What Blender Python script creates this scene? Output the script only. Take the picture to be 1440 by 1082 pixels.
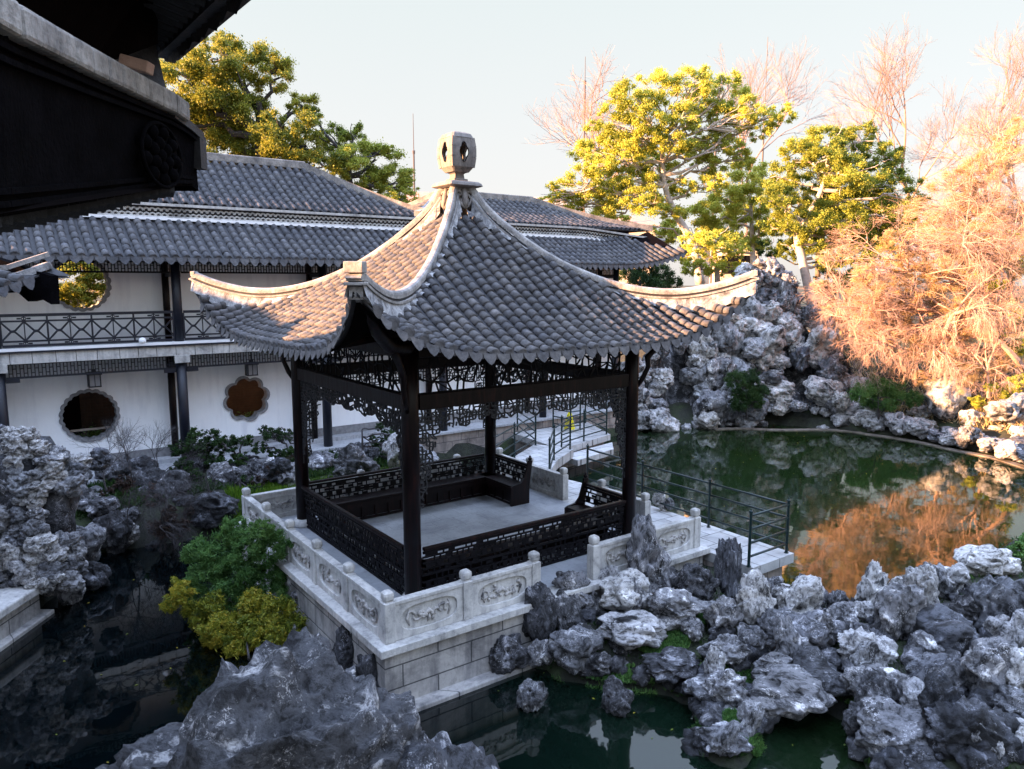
import bpy, bmesh, math, random
import numpy as np
from mathutils import Vector, Matrix, noise, Euler

# ------------------------------------------------------------------ camera, light, exposure
scene = bpy.context.scene
for o in list(bpy.data.objects):
    bpy.data.objects.remove(o, do_unlink=True)
PITCH = 0.13742
FPX, IW, IH, CH = 1049.85, 1440.0, 1082.0, 5.0
cam_d = bpy.data.cameras.new('camera')
cam_d.sensor_width = 36.0
cam_d.lens = FPX / IW * 36.0
cam_d.clip_start = 0.05
cam_d.clip_end = 3000
cam = bpy.data.objects.new('camera', cam_d)
scene.collection.objects.link(cam)
cam.location = (0, 0, CH)
cam.rotation_euler = (math.pi / 2 - PITCH, 0, 0)
scene.camera = cam

SUN_AZ = math.radians(196.0)      # direction towards the sun, measured from +X counter-clockwise
SUN_EL = math.radians(13.8)
sun_dir = Vector((math.cos(SUN_AZ) * math.cos(SUN_EL), math.sin(SUN_AZ) * math.cos(SUN_EL), math.sin(SUN_EL)))
sd = bpy.data.lights.new('sun', 'SUN')
sd.energy = 5.0
sd.angle = math.radians(0.6)
sd.color = (1.0, 0.52, 0.25)
so = bpy.data.objects.new('sun', sd)
scene.collection.objects.link(so)
so.rotation_euler = (-sun_dir).to_track_quat('-Z', 'Y').to_euler()

world = bpy.data.worlds.new('World')
scene.world = world
world.use_nodes = True
wn, wlk = world.node_tree.nodes, world.node_tree.links
wn.clear()
w_out = wn.new('ShaderNodeOutputWorld')
w_bg = wn.new('ShaderNodeBackground')
w_sky = wn.new('ShaderNodeTexSky')
w_sky.sky_type = 'NISHITA'
w_sky.sun_disc = False
w_sky.sun_elevation = SUN_EL
w_sky.sun_rotation = math.atan2(sun_dir.x, sun_dir.y)
w_sky.air_density = 1.0
w_sky.dust_density = 2.0
w_sky.ozone_density = 1.0
w_hs = wn.new('ShaderNodeHueSaturation')
w_hs.inputs['Saturation'].default_value = 0.55
wlk.new(w_sky.outputs[0], w_hs.inputs['Color'])
# thin veil of high cloud; unseen zenith brightened and blued to fill the shadows
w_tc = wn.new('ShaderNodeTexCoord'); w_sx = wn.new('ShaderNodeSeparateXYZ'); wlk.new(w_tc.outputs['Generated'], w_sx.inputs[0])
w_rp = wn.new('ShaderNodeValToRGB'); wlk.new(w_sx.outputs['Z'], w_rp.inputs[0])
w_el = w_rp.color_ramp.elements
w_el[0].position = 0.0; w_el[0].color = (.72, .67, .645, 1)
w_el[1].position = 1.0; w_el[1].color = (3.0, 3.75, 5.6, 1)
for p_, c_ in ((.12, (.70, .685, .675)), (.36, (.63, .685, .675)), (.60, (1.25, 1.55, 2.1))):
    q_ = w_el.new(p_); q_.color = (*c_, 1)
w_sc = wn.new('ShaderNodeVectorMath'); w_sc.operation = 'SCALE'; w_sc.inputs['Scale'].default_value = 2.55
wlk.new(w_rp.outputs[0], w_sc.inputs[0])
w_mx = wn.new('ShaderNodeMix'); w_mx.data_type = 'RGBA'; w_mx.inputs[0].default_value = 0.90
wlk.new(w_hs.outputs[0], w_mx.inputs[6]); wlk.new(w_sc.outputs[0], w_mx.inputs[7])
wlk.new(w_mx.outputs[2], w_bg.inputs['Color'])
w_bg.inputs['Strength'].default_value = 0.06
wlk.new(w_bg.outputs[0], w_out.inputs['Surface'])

scene.view_settings.view_transform = 'Standard'
scene.view_settings.look = 'None'
scene.view_settings.exposure = 3.05
scene.view_settings.gamma = 1.0
scene.cycles.max_bounces = 6
scene.cycles.diffuse_bounces = 3
scene.cycles.glossy_bounces = 3
scene.cycles.transparent_max_bounces = 6
scene.cycles.sample_clamp_indirect = 4.0
scene.cycles.use_denoising = True

# ------------------------------------------------------------------ helpers
PI = math.pi
COL = scene.collection
cp, sp_ = math.cos(PITCH), math.sin(PITCH)
def pray(u, v):
    return Vector(((u - IW / 2), FPX * cp - (v - IH / 2) * sp_ * 1.0, -FPX * sp_ - (v - IH / 2) * cp)).normalized()
def at_z(u, v, z):
    d = pray(u, v); return Vector((0, 0, CH)) + d * ((z - CH) / d.z)
def at_y(u, v, y):
    d = pray(u, v); return Vector((0, 0, CH)) + d * (y / d.y)
def to_px(p):
    d = Vector(p) - Vector((0, 0, CH))
    z = d.y * cp - d.z * sp_
    return (IW / 2 + FPX * d.x / z, IH / 2 - FPX * (d.y * sp_ + d.z * cp) / z)

YAW = 0.63029
OX, OY = -1.54313, 11.11643
S = 4.686                        # distance between pavilion posts
FRAME = Matrix.Translation((OX, OY, 0)) @ Matrix.Rotation(YAW, 4, 'Z')   # local x: along the right front, y: away to the back
def W(x, y, z=0.0):
    return FRAME @ Vector((x, y, z))

NA_, NB_, NC_ = Vector((13.7, 5.1, 71.3)), Vector((-31.9, 47.2, 9.4)), Vector((3.3, -61.7, 22.8))
def nvec(p): return Vector((noise.noise(p + NA_), noise.noise(p + NB_), noise.noise(p + NC_)))

class MB:
    def __init__(s): s.v, s.f, s.n = [], [], 0
    def add(s, verts, faces):
        b = s.n
        s.v.extend([tuple(p) for p in verts]); s.f.extend([tuple(i + b for i in f) for f in faces]); s.n += len(verts)
    def box(s, x0, y0, z0, x1, y1, z1):
        s.add([(x0, y0, z0), (x1, y0, z0), (x1, y1, z0), (x0, y1, z0), (x0, y0, z1), (x1, y0, z1), (x1, y1, z1), (x0, y1, z1)],
              [(0, 3, 2, 1), (4, 5, 6, 7), (0, 1, 5, 4), (1, 2, 6, 5), (2, 3, 7, 6), (3, 0, 4, 7)])
    def bar(s, p0, p1, w, h=None, up=(0, 0, 1)):
        h = h or w
        p0, p1 = Vector(p0), Vector(p1)
        d = p1 - p0
        if d.length < 1e-6: return
        d.normalize(); up = Vector(up)
        if abs(d.dot(up)) > .98: up = Vector((0, 1, 0)) if abs(d.y) < .9 else Vector((1, 0, 0))
        a = d.cross(up).normalized(); b = a.cross(d).normalized()
        a *= w / 2; b *= h / 2
        s.add([p0 - a - b, p0 + a - b, p0 + a + b, p0 - a + b, p1 - a - b, p1 + a - b, p1 + a + b, p1 - a + b],
              [(0, 3, 2, 1), (4, 5, 6, 7), (0, 1, 5, 4), (1, 2, 6, 5), (2, 3, 7, 6), (3, 0, 4, 7)])
    def tube(s, pts, rad, n=6, caps=True):
        pts = [Vector(p) for p in pts]
        if not hasattr(rad, '__len__'): rad = [rad] * len(pts)
        vs, fs = [], []
        ref = None
        for i, p in enumerate(pts):
            d = (pts[min(i + 1, len(pts) - 1)] - pts[max(i - 1, 0)])
            if d.length < 1e-9: d = Vector((0, 0, 1))
            d.normalize()
            if ref is None:
                ref = Vector((0, 0, 1)) if abs(d.z) < .9 else Vector((1, 0, 0))
            a = d.cross(ref)
            if a.length < 1e-3: a = d.cross(Vector((.3, .9, .2)))
            a.normalize(); b = a.cross(d).normalized(); ref = b
            for k in range(n):
                t = 2 * PI * k / n
                vs.append(p + a * (rad[i] * math.cos(t)) + b * (rad[i] * math.sin(t)))
        for i in range(len(pts) - 1):
            for k in range(n):
                k2 = (k + 1) % n
                fs.append((i * n + k, i * n + k2, (i + 1) * n + k2, (i + 1) * n + k))
        if caps:
            fs.append(tuple(range(n))[::-1]); fs.append(tuple((len(pts) - 1) * n + k for k in range(n)))
        s.add(vs, fs)
    def lathe(s, prof, c=(0, 0, 0), n=16):
        vs, fs = [], []
        for r, z in prof:
            for k in range(n):
                t = 2 * PI * k / n
                vs.append((c[0] + r * math.cos(t), c[1] + r * math.sin(t), c[2] + z))
        for i in range(len(prof) - 1):
            for k in range(n):
                k2 = (k + 1) % n
                fs.append((i * n + k, i * n + k2, (i + 1) * n + k2, (i + 1) * n + k))
        fs.append(tuple(range(n))[::-1]); fs.append(tuple((len(prof) - 1) * n + k for k in range(n)))
        s.add(vs, fs)
    def sqloft(s, prof, c=(0, 0, 0), ch=.0):
        # prof: (half width, z); ch = chamfer fraction, square section with cut corners
        vs, fs = [], []
        for hw, z in prof:
            k = hw * (1 - ch)
            ring = [(hw, -k), (hw, k), (k, hw), (-k, hw), (-hw, k), (-hw, -k), (-k, -hw), (k, -hw)] if ch > 0 else [(hw, -hw), (hw, hw), (-hw, hw), (-hw, -hw)]
            vs += [(c[0] + x, c[1] + y, c[2] + z) for x, y in ring]
        n = 8 if ch > 0 else 4
        for i in range(len(prof) - 1):
            for k in range(n):
                k2 = (k + 1) % n
                fs.append((i * n + k, i * n + k2, (i + 1) * n + k2, (i + 1) * n + k))
        fs.append(tuple(range(n))[::-1]); fs.append(tuple((len(prof) - 1) * n + k for k in range(n)))
        s.add(vs, fs)
    def xform(s, M):
        s.v = [tuple(M @ Vector(p)) for p in s.v]; return s
    def build(s, name, mt, parent=None, smooth=False, bevel=0):
        me = bpy.data.meshes.new(name)
        me.from_pydata(s.v, [], s.f)
        if smooth: me.shade_smooth()
        return link_mesh(name, me, mt, parent, bevel)

def link_mesh(name, me, mt, parent=None, bevel=0):
    if mt: me.materials.append(mt)
    me.validate()
    o = bpy.data.objects.new(name, me)
    COL.objects.link(o)
    if parent: o.parent = parent
    if bevel:
        m = o.modifiers.new('bevel', 'BEVEL'); m.width = bevel; m.segments = 2; m.limit_method = 'ANGLE'; m.angle_limit = .7
    return o

def np_mesh(name, V, F, mt, parent=None, smooth=False, cols=None):
    """V (n,3), F (m,k) arrays -> mesh; cols: one value per face stored as a face attribute"""
    me = bpy.data.meshes.new(name)
    V = np.asarray(V, dtype=np.float32); F = np.asarray(F, dtype=np.int32)
    m, k = F.shape
    me.vertices.add(len(V)); me.vertices.foreach_set('co', V.ravel())
    me.loops.add(m * k); me.loops.foreach_set('vertex_index', F.ravel())
    me.polygons.add(m)
    me.polygons.foreach_set('loop_start', np.arange(0, m * k, k, dtype=np.int32))
    me.polygons.foreach_set('loop_total', np.full(m, k, dtype=np.int32))
    if smooth: me.polygons.foreach_set('use_smooth', np.ones(m, dtype=bool))
    me.update(calc_edges=True)
    if cols is not None:
        at = me.attributes.new('tone', 'FLOAT', 'FACE'); at.data.foreach_set('value', np.asarray(cols, dtype=np.float32))
    if mt: me.materials.append(mt)
    o = bpy.data.objects.new(name, me); COL.objects.link(o)
    if parent: o.parent = parent
    return o

def tag(o, label=None, cat=None, group=None, kind=None):
    if label: o['label'] = label
    if cat: o['category'] = cat
    if group: o['group'] = group
    if kind: o['kind'] = kind
    return o
def empty(name, M=None):
    o = bpy.data.objects.new(name, None); COL.objects.link(o); o.empty_display_size = .3
    if M is not None: o.matrix_world = M
    return o
def copy_tree(o, parent=None):
    c = o.copy(); COL.objects.link(c); c.parent = parent
    for ch in [x for x in bpy.data.objects if x.parent == o]: copy_tree(ch, c)
    return c

# ------------------------------------------------------------------ materials
def mat(name):
    m = bpy.data.materials.new(name); m.use_nodes = True
    nt = m.node_tree; b = nt.nodes['Principled BSDF']
    return m, nt, b
def nd(nt, t, **kw):
    n = nt.nodes.new(t)
    for k, v in kw.items(): setattr(n, k, v)
    return n
def ramp(nt, src, stops):
    r = nd(nt, 'ShaderNodeValToRGB'); el = r.color_ramp.elements
    while len(el) > 1: el.remove(el[0])
    el[0].position = stops[0][0]; el[0].color = (*stops[0][1], 1)
    for p, c in stops[1:]:
        e = el.new(p); e.color = (*c, 1)
    nt.links.new(src, r.inputs[0]); return r
def coords(nt, kind='Object', scale=1.0, sc3=None):
    tc = nd(nt, 'ShaderNodeTexCoord'); mp = nd(nt, 'ShaderNodeMapping')
    mp.inputs['Scale'].default_value = sc3 or (scale,) * 3
    nt.links.new(tc.outputs[kind], mp.inputs[0]); return mp.outputs[0]
def noise_n(nt, vec, scale, detail=6, rough=.6, dist=0):
    n = nd(nt, 'ShaderNodeTexNoise'); n.inputs['Scale'].default_value = scale; n.inputs['Detail'].default_value = detail
    n.inputs['Roughness'].default_value = rough; n.inputs['Distortion'].default_value = dist
    nt.links.new(vec, n.inputs['Vector']); return n.outputs['Fac']
def bump(nt, b, h, dist=.02, strength=1.0, prev=None):
    bn = nd(nt, 'ShaderNodeBump'); bn.inputs['Distance'].default_value = dist; bn.inputs['Strength'].default_value = strength
    nt.links.new(h, bn.inputs['Height'])
    if prev: nt.links.new(prev.outputs[0], bn.inputs['Normal'])
    nt.links.new(bn.outputs[0], b.inputs['Normal']); return bn
def mixc(nt, fac, a, b, blend='MIX'):
    m = nd(nt, 'ShaderNodeMix', data_type='RGBA', blend_type=blend)
    for sock, val in ((m.inputs[0], fac), (m.inputs[6], a), (m.inputs[7], b)):
        if hasattr(val, 'is_output') or isinstance(val, bpy.types.NodeSocket): nt.links.new(val, sock)
        elif isinstance(val, (int, float)): sock.default_value = val
        else: sock.default_value = (*val, 1)
    return m.outputs[2]
def mathn(nt, op, a, b=None):
    m = nd(nt, 'ShaderNodeMath', operation=op)
    for i, val in enumerate((a, b)):
        if val is None: continue
        if isinstance(val, (int, float)): m.inputs[i].default_value = val
        else: nt.links.new(val, m.inputs[i])
    return m.outputs[0]

def simple(name, col, rough=.6, var=.25, scale=6, bumpd=.004, metallic=0, spec=None):
    m, nt, b = mat(name)
    v = coords(nt)
    n1 = noise_n(nt, v, scale); n2 = noise_n(nt, v, scale * 7, 4)
    c = ramp(nt, n1, [(.3, tuple(x * (1 - var) for x in col)), (.7, tuple(min(1, x * (1 + var)) for x in col))])
    nt.links.new(c.outputs[0], b.inputs['Base Color'])
    b.inputs['Roughness'].default_value = rough; b.inputs['Metallic'].default_value = metallic
    if spec is not None: b.inputs['Specular IOR Level'].default_value = spec
    if bumpd: bump(nt, b, n2, bumpd)
    return m

def rock_mat(name, lo, mid, hi, scale=2.2, dark=.44, bd=.05, lace=.60):
    m, nt, b = mat(name)
    tc = nd(nt, 'ShaderNodeTexCoord'); oi = nd(nt, 'ShaderNodeObjectInfo')
    ad = nd(nt, 'ShaderNodeVectorMath', operation='ADD')
    mu = nd(nt, 'ShaderNodeVectorMath', operation='SCALE'); mu.inputs['Scale'].default_value = 37.0
    cx = nd(nt, 'ShaderNodeCombineXYZ')
    nt.links.new(oi.outputs['Random'], cx.inputs[0]); nt.links.new(oi.outputs['Random'], cx.inputs[1])
    nt.links.new(cx.outputs[0], mu.inputs[0]); nt.links.new(tc.outputs['Object'], ad.inputs[0]); nt.links.new(mu.outputs[0], ad.inputs[1])
    v = ad.outputs[0]
    n1 = noise_n(nt, v, scale, 9, .68, .6)
    n2 = noise_n(nt, v, scale * 5, 8, .7, .3)
    c1 = ramp(nt, n1, [(dark - .08, lo), (dark, mid), (.565, tuple(x * 1.25 for x in mid)), (.64, hi)])
    c2 = ramp(nt, n2, [(.40, (.10, .10, .11)), (.50, (1, 1, 1))])
    n4 = noise_n(nt, v, scale * 11, 6, .75, 1.2)
    c4 = ramp(nt, n4, [(lace - .06, (0, 0, 0)), (lace, (1, 1, 1))])
    pat = mathn(nt, 'MULTIPLY', c4.outputs[0], ramp(nt, noise_n(nt, v, scale * 1.3, 4, .6), [(.52, (0, 0, 0)), (.62, (1, 1, 1))]).outputs[0])
    c1 = type('o', (), {'outputs': [mixc(nt, pat, c1.outputs[0], tuple(x * 1.05 for x in hi))]})()
    col = mixc(nt, .8, c1.outputs[0], c2.outputs[0], 'MULTIPLY')
    # a slight tone of its own for every stone
    tone = ramp(nt, oi.outputs['Random'], [(0, (.38, .40, .45)), (.3, (.9, .9, .92)), (.55, (1.2, 1.19, 1.17)), (.8, (.95, .93, .90)), (1, (.62, .65, .70))])
    col = mixc(nt, 1.0, col, tone.outputs[0], 'MULTIPLY')
    nt.links.new(col, b.inputs['Base Color'])
    b.inputs['Roughness'].default_value = .78
    vo = nd(nt, 'ShaderNodeTexVoronoi'); vo.inputs['Scale'].default_value = scale * 2.2
    nt.links.new(v, vo.inputs['Vector'])
    b1 = bump(nt, b, vo.outputs['Distance'], bd * .8, .8)
    b2 = bump(nt, b, n1, bd * 1.6, .9, b1)
    bump(nt, b, n2, bd * .6, 1.0, b2)
    return m

M = {}
M['rock'] = rock_mat('weathered_limestone', (.008, .008, .010), (.155, .156, .168), (.78, .77, .78), 2.3, .47)
M['rock_pale'] = rock_mat('pale_limestone', (.02, .02, .022), (.36, .355, .355), (.80, .79, .78), 2.4, .45)
M['rock_dark'] = rock_mat('dark_limestone', (.006, .006, .008), (.065, .066, .074), (.42, .42, .45), 2.8, .5)  # darker limestone, also blackening the gaps between the boulders
M['rock_near'] = rock_mat('near_limestone', (.006, .006, .009), (.075, .078, .09), (.58, .58, .60), 2.6, .46, .10, .60)  # near-black and white mottling put in for shadows and bright tops

def tile_mat(name, base, var=.35):
    m, nt, b = mat(name)
    v = coords(nt)
    n1 = noise_n(nt, v, 1.3, 6, .65); n2 = noise_n(nt, v, 9, 6, .7); n3 = noise_n(nt, v, 45, 3, .6)
    c = ramp(nt, n2, [(.3, tuple(x * .45 for x in base)), (.5, base), (.72, tuple(min(1, x * 1.7) for x in base))])
    c2 = ramp(nt, n1, [(.35, (.6, .62, .68)), (.65, (1.1, 1.06, 1.0))])
    at = nd(nt, 'ShaderNodeAttribute', attribute_name='tone')
    c3 = ramp(nt, at.outputs['Fac'], [(0, (.62, .62, .64)), (.5, (1, 1, 1)), (1, (1.45, 1.43, 1.4))])
    col = mixc(nt, 1.0, c.outputs[0], c2.outputs[0], 'MULTIPLY'); col = mixc(nt, 1.0, col, c3.outputs[0], 'MULTIPLY')
    nt.links.new(col, b.inputs['Base Color']); b.inputs['Roughness'].default_value = .72
    b1 = bump(nt, b, n2, .015, .8); bump(nt, b, n3, .006, .8, b1)
    return m
M['tile'] = tile_mat('grey_roof_tile', (.076, .073, .076))
M['tile_dark'] = tile_mat('dark_pan_tile', (.028, .028, .033))
M['tile_far'] = tile_mat('grey_gallery_tile', (.068, .069, .077))
def ridge_mat():
    m, nt, b = mat('plastered_ridge_brick')
    v = coords(nt); n1 = noise_n(nt, v, 3, 7, .7); n2 = noise_n(nt, v, 22, 6, .7)
    c = ramp(nt, n1, [(.3, (.09, .088, .09)), (.5, (.26, .245, .235)), (.7, (.44, .42, .40))])
    c2 = ramp(nt, n2, [(.35, (.5, .5, .5)), (.55, (1, 1, 1))])
    nt.links.new(mixc(nt, .8, c.outputs[0], c2.outputs[0], 'MULTIPLY'), b.inputs['Base Color'])
    b.inputs['Roughness'].default_value = .8; bump(nt, b, n2, .01)
    return m
M['ridge'] = ridge_mat()
def mortar_mat():
    m, nt, b = mat('lime_mortar')
    v = coords(nt); n1 = noise_n(nt, v, 5, 8, .75, .5); n2 = noise_n(nt, v, 30, 6, .7)
    c = ramp(nt, n1, [(.36, (.06, .06, .065)), (.5, (.24, .24, .25)), (.68, (.55, .55, .55))])
    nt.links.new(c.outputs[0], b.inputs['Base Color']); b.inputs['Roughness'].default_value = .9
    bump(nt, b, n2, .015); return m
M['mortar'] = mortar_mat()
def wood_mat():
    m, nt, b = mat('dark_lacquered_wood')
    v = coords(nt, sc3=(6, 6, .7)); n1 = noise_n(nt, v, 3, 6, .6)
    c = ramp(nt, n1, [(.3, (.003, .002, .0026)), (.55, (.008, .004, .0045)), (.75, (.030, .009, .007))])
    b.inputs['Specular IOR Level'].default_value = .18
    nt.links.new(c.outputs[0], b.inputs['Base Color'])
    r = ramp(nt, n1, [(.3, (.28,) * 3), (.7, (.5,) * 3)]); nt.links.new(r.outputs[0], b.inputs['Roughness'])
    bump(nt, b, n1, .003); return m
M['wood'] = wood_mat()
M['fret'] = simple('weathered_carved_wood', (.03, .031, .036), .6, .5, 14, spec=.3)
M['fret_dark'] = simple('dark_fretwork', (.005, .0045, .006), .6, .4, 9, spec=.12)
M['ridge_dark'] = simple('near_black_plaster', (.0028, .0026, .0034), 1.0, .5, 5, .01, spec=.02)  # near-black plaster with faint mottling
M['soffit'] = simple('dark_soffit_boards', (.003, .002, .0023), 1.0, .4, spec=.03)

def stone_mat(name, base, stain=(.12, .12, .12), grime=.42, sc=1.6):
    m, nt, b = mat(name)
    v = coords(nt); n1 = noise_n(nt, v, sc, 8, .7, .4); n2 = noise_n(nt, v, 14, 7, .7); n3 = noise_n(nt, coords(nt, sc3=(5, 5, .8)), 2.2, 5, .6)
    c = ramp(nt, n1, [(grime - .12, stain), (grime + .03, tuple(x * .78 for x in base)), (.62, base)])
    c2 = ramp(nt, n2, [(.33, (.55, .55, .56)), (.5, (1, 1, 1))])
    c3 = ramp(nt, n3, [(.38, (.62, .62, .65)), (.52, (1, 1, 1))])
    col = mixc(nt, .6, c.outputs[0], c2.outputs[0], 'MULTIPLY'); col = mixc(nt, .6, col, c3.outputs[0], 'MULTIPLY')
    nt.links.new(col, b.inputs['Base Color']); b.inputs['Roughness'].default_value = .7
    bump(nt, b, n2, .008); return m
M['finial'] = stone_mat('brown_grey_finial_stone', (.20, .175, .16), (.06, .055, .055), .42, 5)
M['stone'] = stone_mat('carved_pale_stone', (.56, .55, .53))
M['stone_relief'] = stone_mat('weathered_relief_stone', (.46, .44, .42), (.06, .06, .065), .46, 4)
M['paving'] = stone_mat('worn_paving', (.42, .43, .45), (.20, .21, .24), .36, 1.1)

def brick_mat(name, base, mortar, bw=.9, bh=.32, ms=.012, wall=True, rough=.75, stain=(.16, .16, .17)):
    m, nt, b = mat(name)
    tc = nd(nt, 'ShaderNodeTexCoord'); sx = nd(nt, 'ShaderNodeSeparateXYZ'); nt.links.new(tc.outputs['Object'], sx.inputs[0])
    cx = nd(nt, 'ShaderNodeCombineXYZ')
    if wall:
        nt.links.new(mathn(nt, 'ADD', sx.outputs[0], sx.outputs[1]), cx.inputs[0]); nt.links.new(sx.outputs[2], cx.inputs[1])
    else:
        nt.links.new(sx.outputs[0], cx.inputs[0]); nt.links.new(sx.outputs[1], cx.inputs[1])
    br = nd(nt, 'ShaderNodeTexBrick'); br.inputs['Scale'].default_value = 1.0
    br.inputs['Brick Width'].default_value = bw; br.inputs['Row Height'].default_value = bh
    br.inputs['Mortar Size'].default_value = ms; br.inputs['Mortar Smooth'].default_value = .3
    br.inputs['Color1'].default_value = (*base, 1); br.inputs['Color2'].default_value = (*(x * .8 for x in base), 1)
    br.inputs['Mortar'].default_value = (*mortar, 1)
    nt.links.new(cx.outputs[0], br.inputs['Vector'])
    v = coords(nt); n1 = noise_n(nt, v, 1.2, 8, .7, .5); n2 = noise_n(nt, v, 12, 6, .7)
    n3 = noise_n(nt, coords(nt, sc3=(3, 3, .4)), 1.6, 6, .65)
    c1 = ramp(nt, n1, [(.34, tuple(s / .56 for s in stain)), (.54, (1, 1, 1))])
    c3 = ramp(nt, n3, [(.36, (.45, .46, .5)), (.52, (1, 1, 1))])
    c2 = ramp(nt, n2, [(.33, (.6, .6, .6)), (.5, (1, 1, 1))])
    col = mixc(nt, .8, br.outputs['Color'], c1.outputs[0], 'MULTIPLY'); col = mixc(nt, .5, col, c2.outputs[0], 'MULTIPLY')
    if wall: col = mixc(nt, .7, col, c3.outputs[0], 'MULTIPLY')
    nt.links.new(col, b.inputs['Base Color']); b.inputs['Roughness'].default_value = rough
    inv = mathn(nt, 'SUBTRACT', 1.0, br.outputs['Fac'])
    b1 = bump(nt, b, inv, .012, .8); bump(nt, b, n2, .006, 1, b1)
    return m
M['blocks'] = brick_mat('dressed_stone_blocks', (.46, .44, .42), (.10, .10, .10), 1.15, .34)
M['floor'] = brick_mat('grey_floor_slabs', (.40, .42, .45), (.30, .31, .33), .55, .55, .006, False, .42, (.3, .3, .32))
M['deck'] = brick_mat('pale_deck_slabs', (.50, .50, .50), (.12, .12, .12), .6, .42, .012, False, .6, (.3, .3, .3))
M['rubble'] = brick_mat('reddish_retaining_stone', (.34, .29, .26), (.10, .09, .09), .7, .3)
M['brownwall'] = brick_mat('brown_courtyard_brick', (.045, .024, .018), (.035, .025, .02), .3, .09, .01)

def plaster_mat():
    m, nt, b = mat('white_plaster')
    v = coords(nt); n1 = noise_n(nt, v, .5, 7, .65); n3 = noise_n(nt, coords(nt, sc3=(2.5, 2.5, .35)), 1.5, 6, .6); n2 = noise_n(nt, v, 25, 4)
    c = ramp(nt, n1, [(.3, (.76, .78, .82)), (.55, (.87, .88, .90))]); c3 = ramp(nt, n3, [(.3, (.86, .86, .88)), (.5, (1, 1, 1))])
    nt.links.new(mixc(nt, 1.0, c.outputs[0], c3.outputs[0], 'MULTIPLY'), b.inputs['Base Color'])
    b.inputs['Roughness'].default_value = .85; bump(nt, b, n2, .003); return m
M['plaster'] = plaster_mat()
M['greyframe'] = simple('grey_brick_frame', (.20, .20, .21), .8, .3, 10)
M['railblue'] = simple('dark_blue_painted_wood', (.004, .006, .015), .45, .3, 12)
M['green_metal'] = simple('dark_green_painted_metal', (.004, .018, .019), .35, .3, 12, .001)
M['yellow'] = simple('yellow_plastic', (.80, .72, .02), .4, .08, 8, .001)
M['black'] = simple('black_print', (.01, .01, .01), .5, .1, 8, 0)
M['lampglass'] = simple('frosted_lantern_glass', (.30, .30, .33), .3, .1, 4, 0)
M['antenna'] = simple('dark_antenna_metal', (.08, .07, .08), .5, .1)
M['kerb'] = simple('pond_kerb_concrete', (.16, .135, .11), .8, .5, 3, .02)

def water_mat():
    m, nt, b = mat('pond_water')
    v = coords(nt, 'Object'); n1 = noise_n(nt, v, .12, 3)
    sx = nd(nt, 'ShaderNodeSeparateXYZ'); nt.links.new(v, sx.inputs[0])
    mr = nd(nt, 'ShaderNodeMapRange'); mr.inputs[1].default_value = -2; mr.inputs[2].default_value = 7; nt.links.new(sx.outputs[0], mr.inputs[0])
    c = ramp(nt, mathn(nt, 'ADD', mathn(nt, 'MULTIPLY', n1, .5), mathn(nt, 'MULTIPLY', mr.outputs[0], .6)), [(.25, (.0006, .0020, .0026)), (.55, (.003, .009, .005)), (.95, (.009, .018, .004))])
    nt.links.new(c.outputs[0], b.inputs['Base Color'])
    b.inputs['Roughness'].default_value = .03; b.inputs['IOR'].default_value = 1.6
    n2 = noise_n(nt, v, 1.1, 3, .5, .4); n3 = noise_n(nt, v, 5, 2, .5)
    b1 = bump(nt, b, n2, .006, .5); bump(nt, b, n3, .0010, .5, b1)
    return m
M['water'] = water_mat()
def soil_mat(name, a, b_, c_):
    m, nt, b = mat(name)
    v = coords(nt); n1 = noise_n(nt, v, .7, 8, .7, .3); n2 = noise_n(nt, v, 8, 8, .75)
    c = ramp(nt, n1, [(.35, a), (.5, b_), (.65, c_)]); c2 = ramp(nt, n2, [(.35, (.4, .4, .4)), (.6, (1.2, 1.2, 1.2))])
    nt.links.new(mixc(nt, 1.0, c.outputs[0], c2.outputs[0], 'MULTIPLY'), b.inputs['Base Color'])
    b.inputs['Roughness'].default_value = .95; bump(nt, b, n2, .08); return m
M['soil'] = soil_mat('garden_soil', (.035, .030, .022), (.06, .05, .035), (.04, .055, .02))
M['moss'] = soil_mat('mossy_bank', (.012, .013, .011), (.025, .028, .018), (.03, .05, .012))

def leaf_mat(name, cols, trans=.35, rough=.55):
    m, nt, b = mat(name)
    at = nd(nt, 'ShaderNodeAttribute', attribute_name='tone')
    n = len(cols)
    c = ramp(nt, at.outputs['Fac'], [(i / (n - 1), cc) for i, cc in enumerate(cols)])
    nt.links.new(c.outputs[0], b.inputs['Base Color']); b.inputs['Roughness'].default_value = rough
    b.inputs['Specular IOR Level'].default_value = .3
    tr = nd(nt, 'ShaderNodeBsdfTranslucent'); mx = nd(nt, 'ShaderNodeMixShader'); mx.inputs[0].default_value = trans
    cc = mixc(nt, .5, c.outputs[0], (.55, .5, .05), 'MIX') if False else c.outputs[0]
    nt.links.new(cc, tr.inputs['Color'])
    nt.links.new(b.outputs[0], mx.inputs[1]); nt.links.new(tr.outputs[0], mx.inputs[2])
    nt.links.new(mx.outputs[0], nt.nodes['Material Output'].inputs['Surface'])
    return m
M['leaf_camphor'] = leaf_mat('camphor_leaves', [(.05, .08, .016), (.13, .165, .022), (.29, .30, .04), (.45, .41, .07)], .42)
M['leaf_gold'] = leaf_mat('golden_green_leaves', [(.16, .19, .03), (.34, .38, .05), (.50, .53, .09), (.63, .63, .15)], .45)
M['leaf_olive'] = leaf_mat('olive_green_leaves', [(.055, .085, .018), (.15, .20, .028), (.31, .35, .05), (.46, .48, .09)], .42)
M['leaf_orange'] = leaf_mat('orange_brown_foliage', [(.26, .17, .075), (.44, .31, .14), (.57, .43, .23), (.66, .54, .38)], .45)
M['leaf_dark'] = leaf_mat('dark_green_leaves', [(.012, .03, .010), (.025, .06, .015), (.05, .10, .02)])
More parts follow.
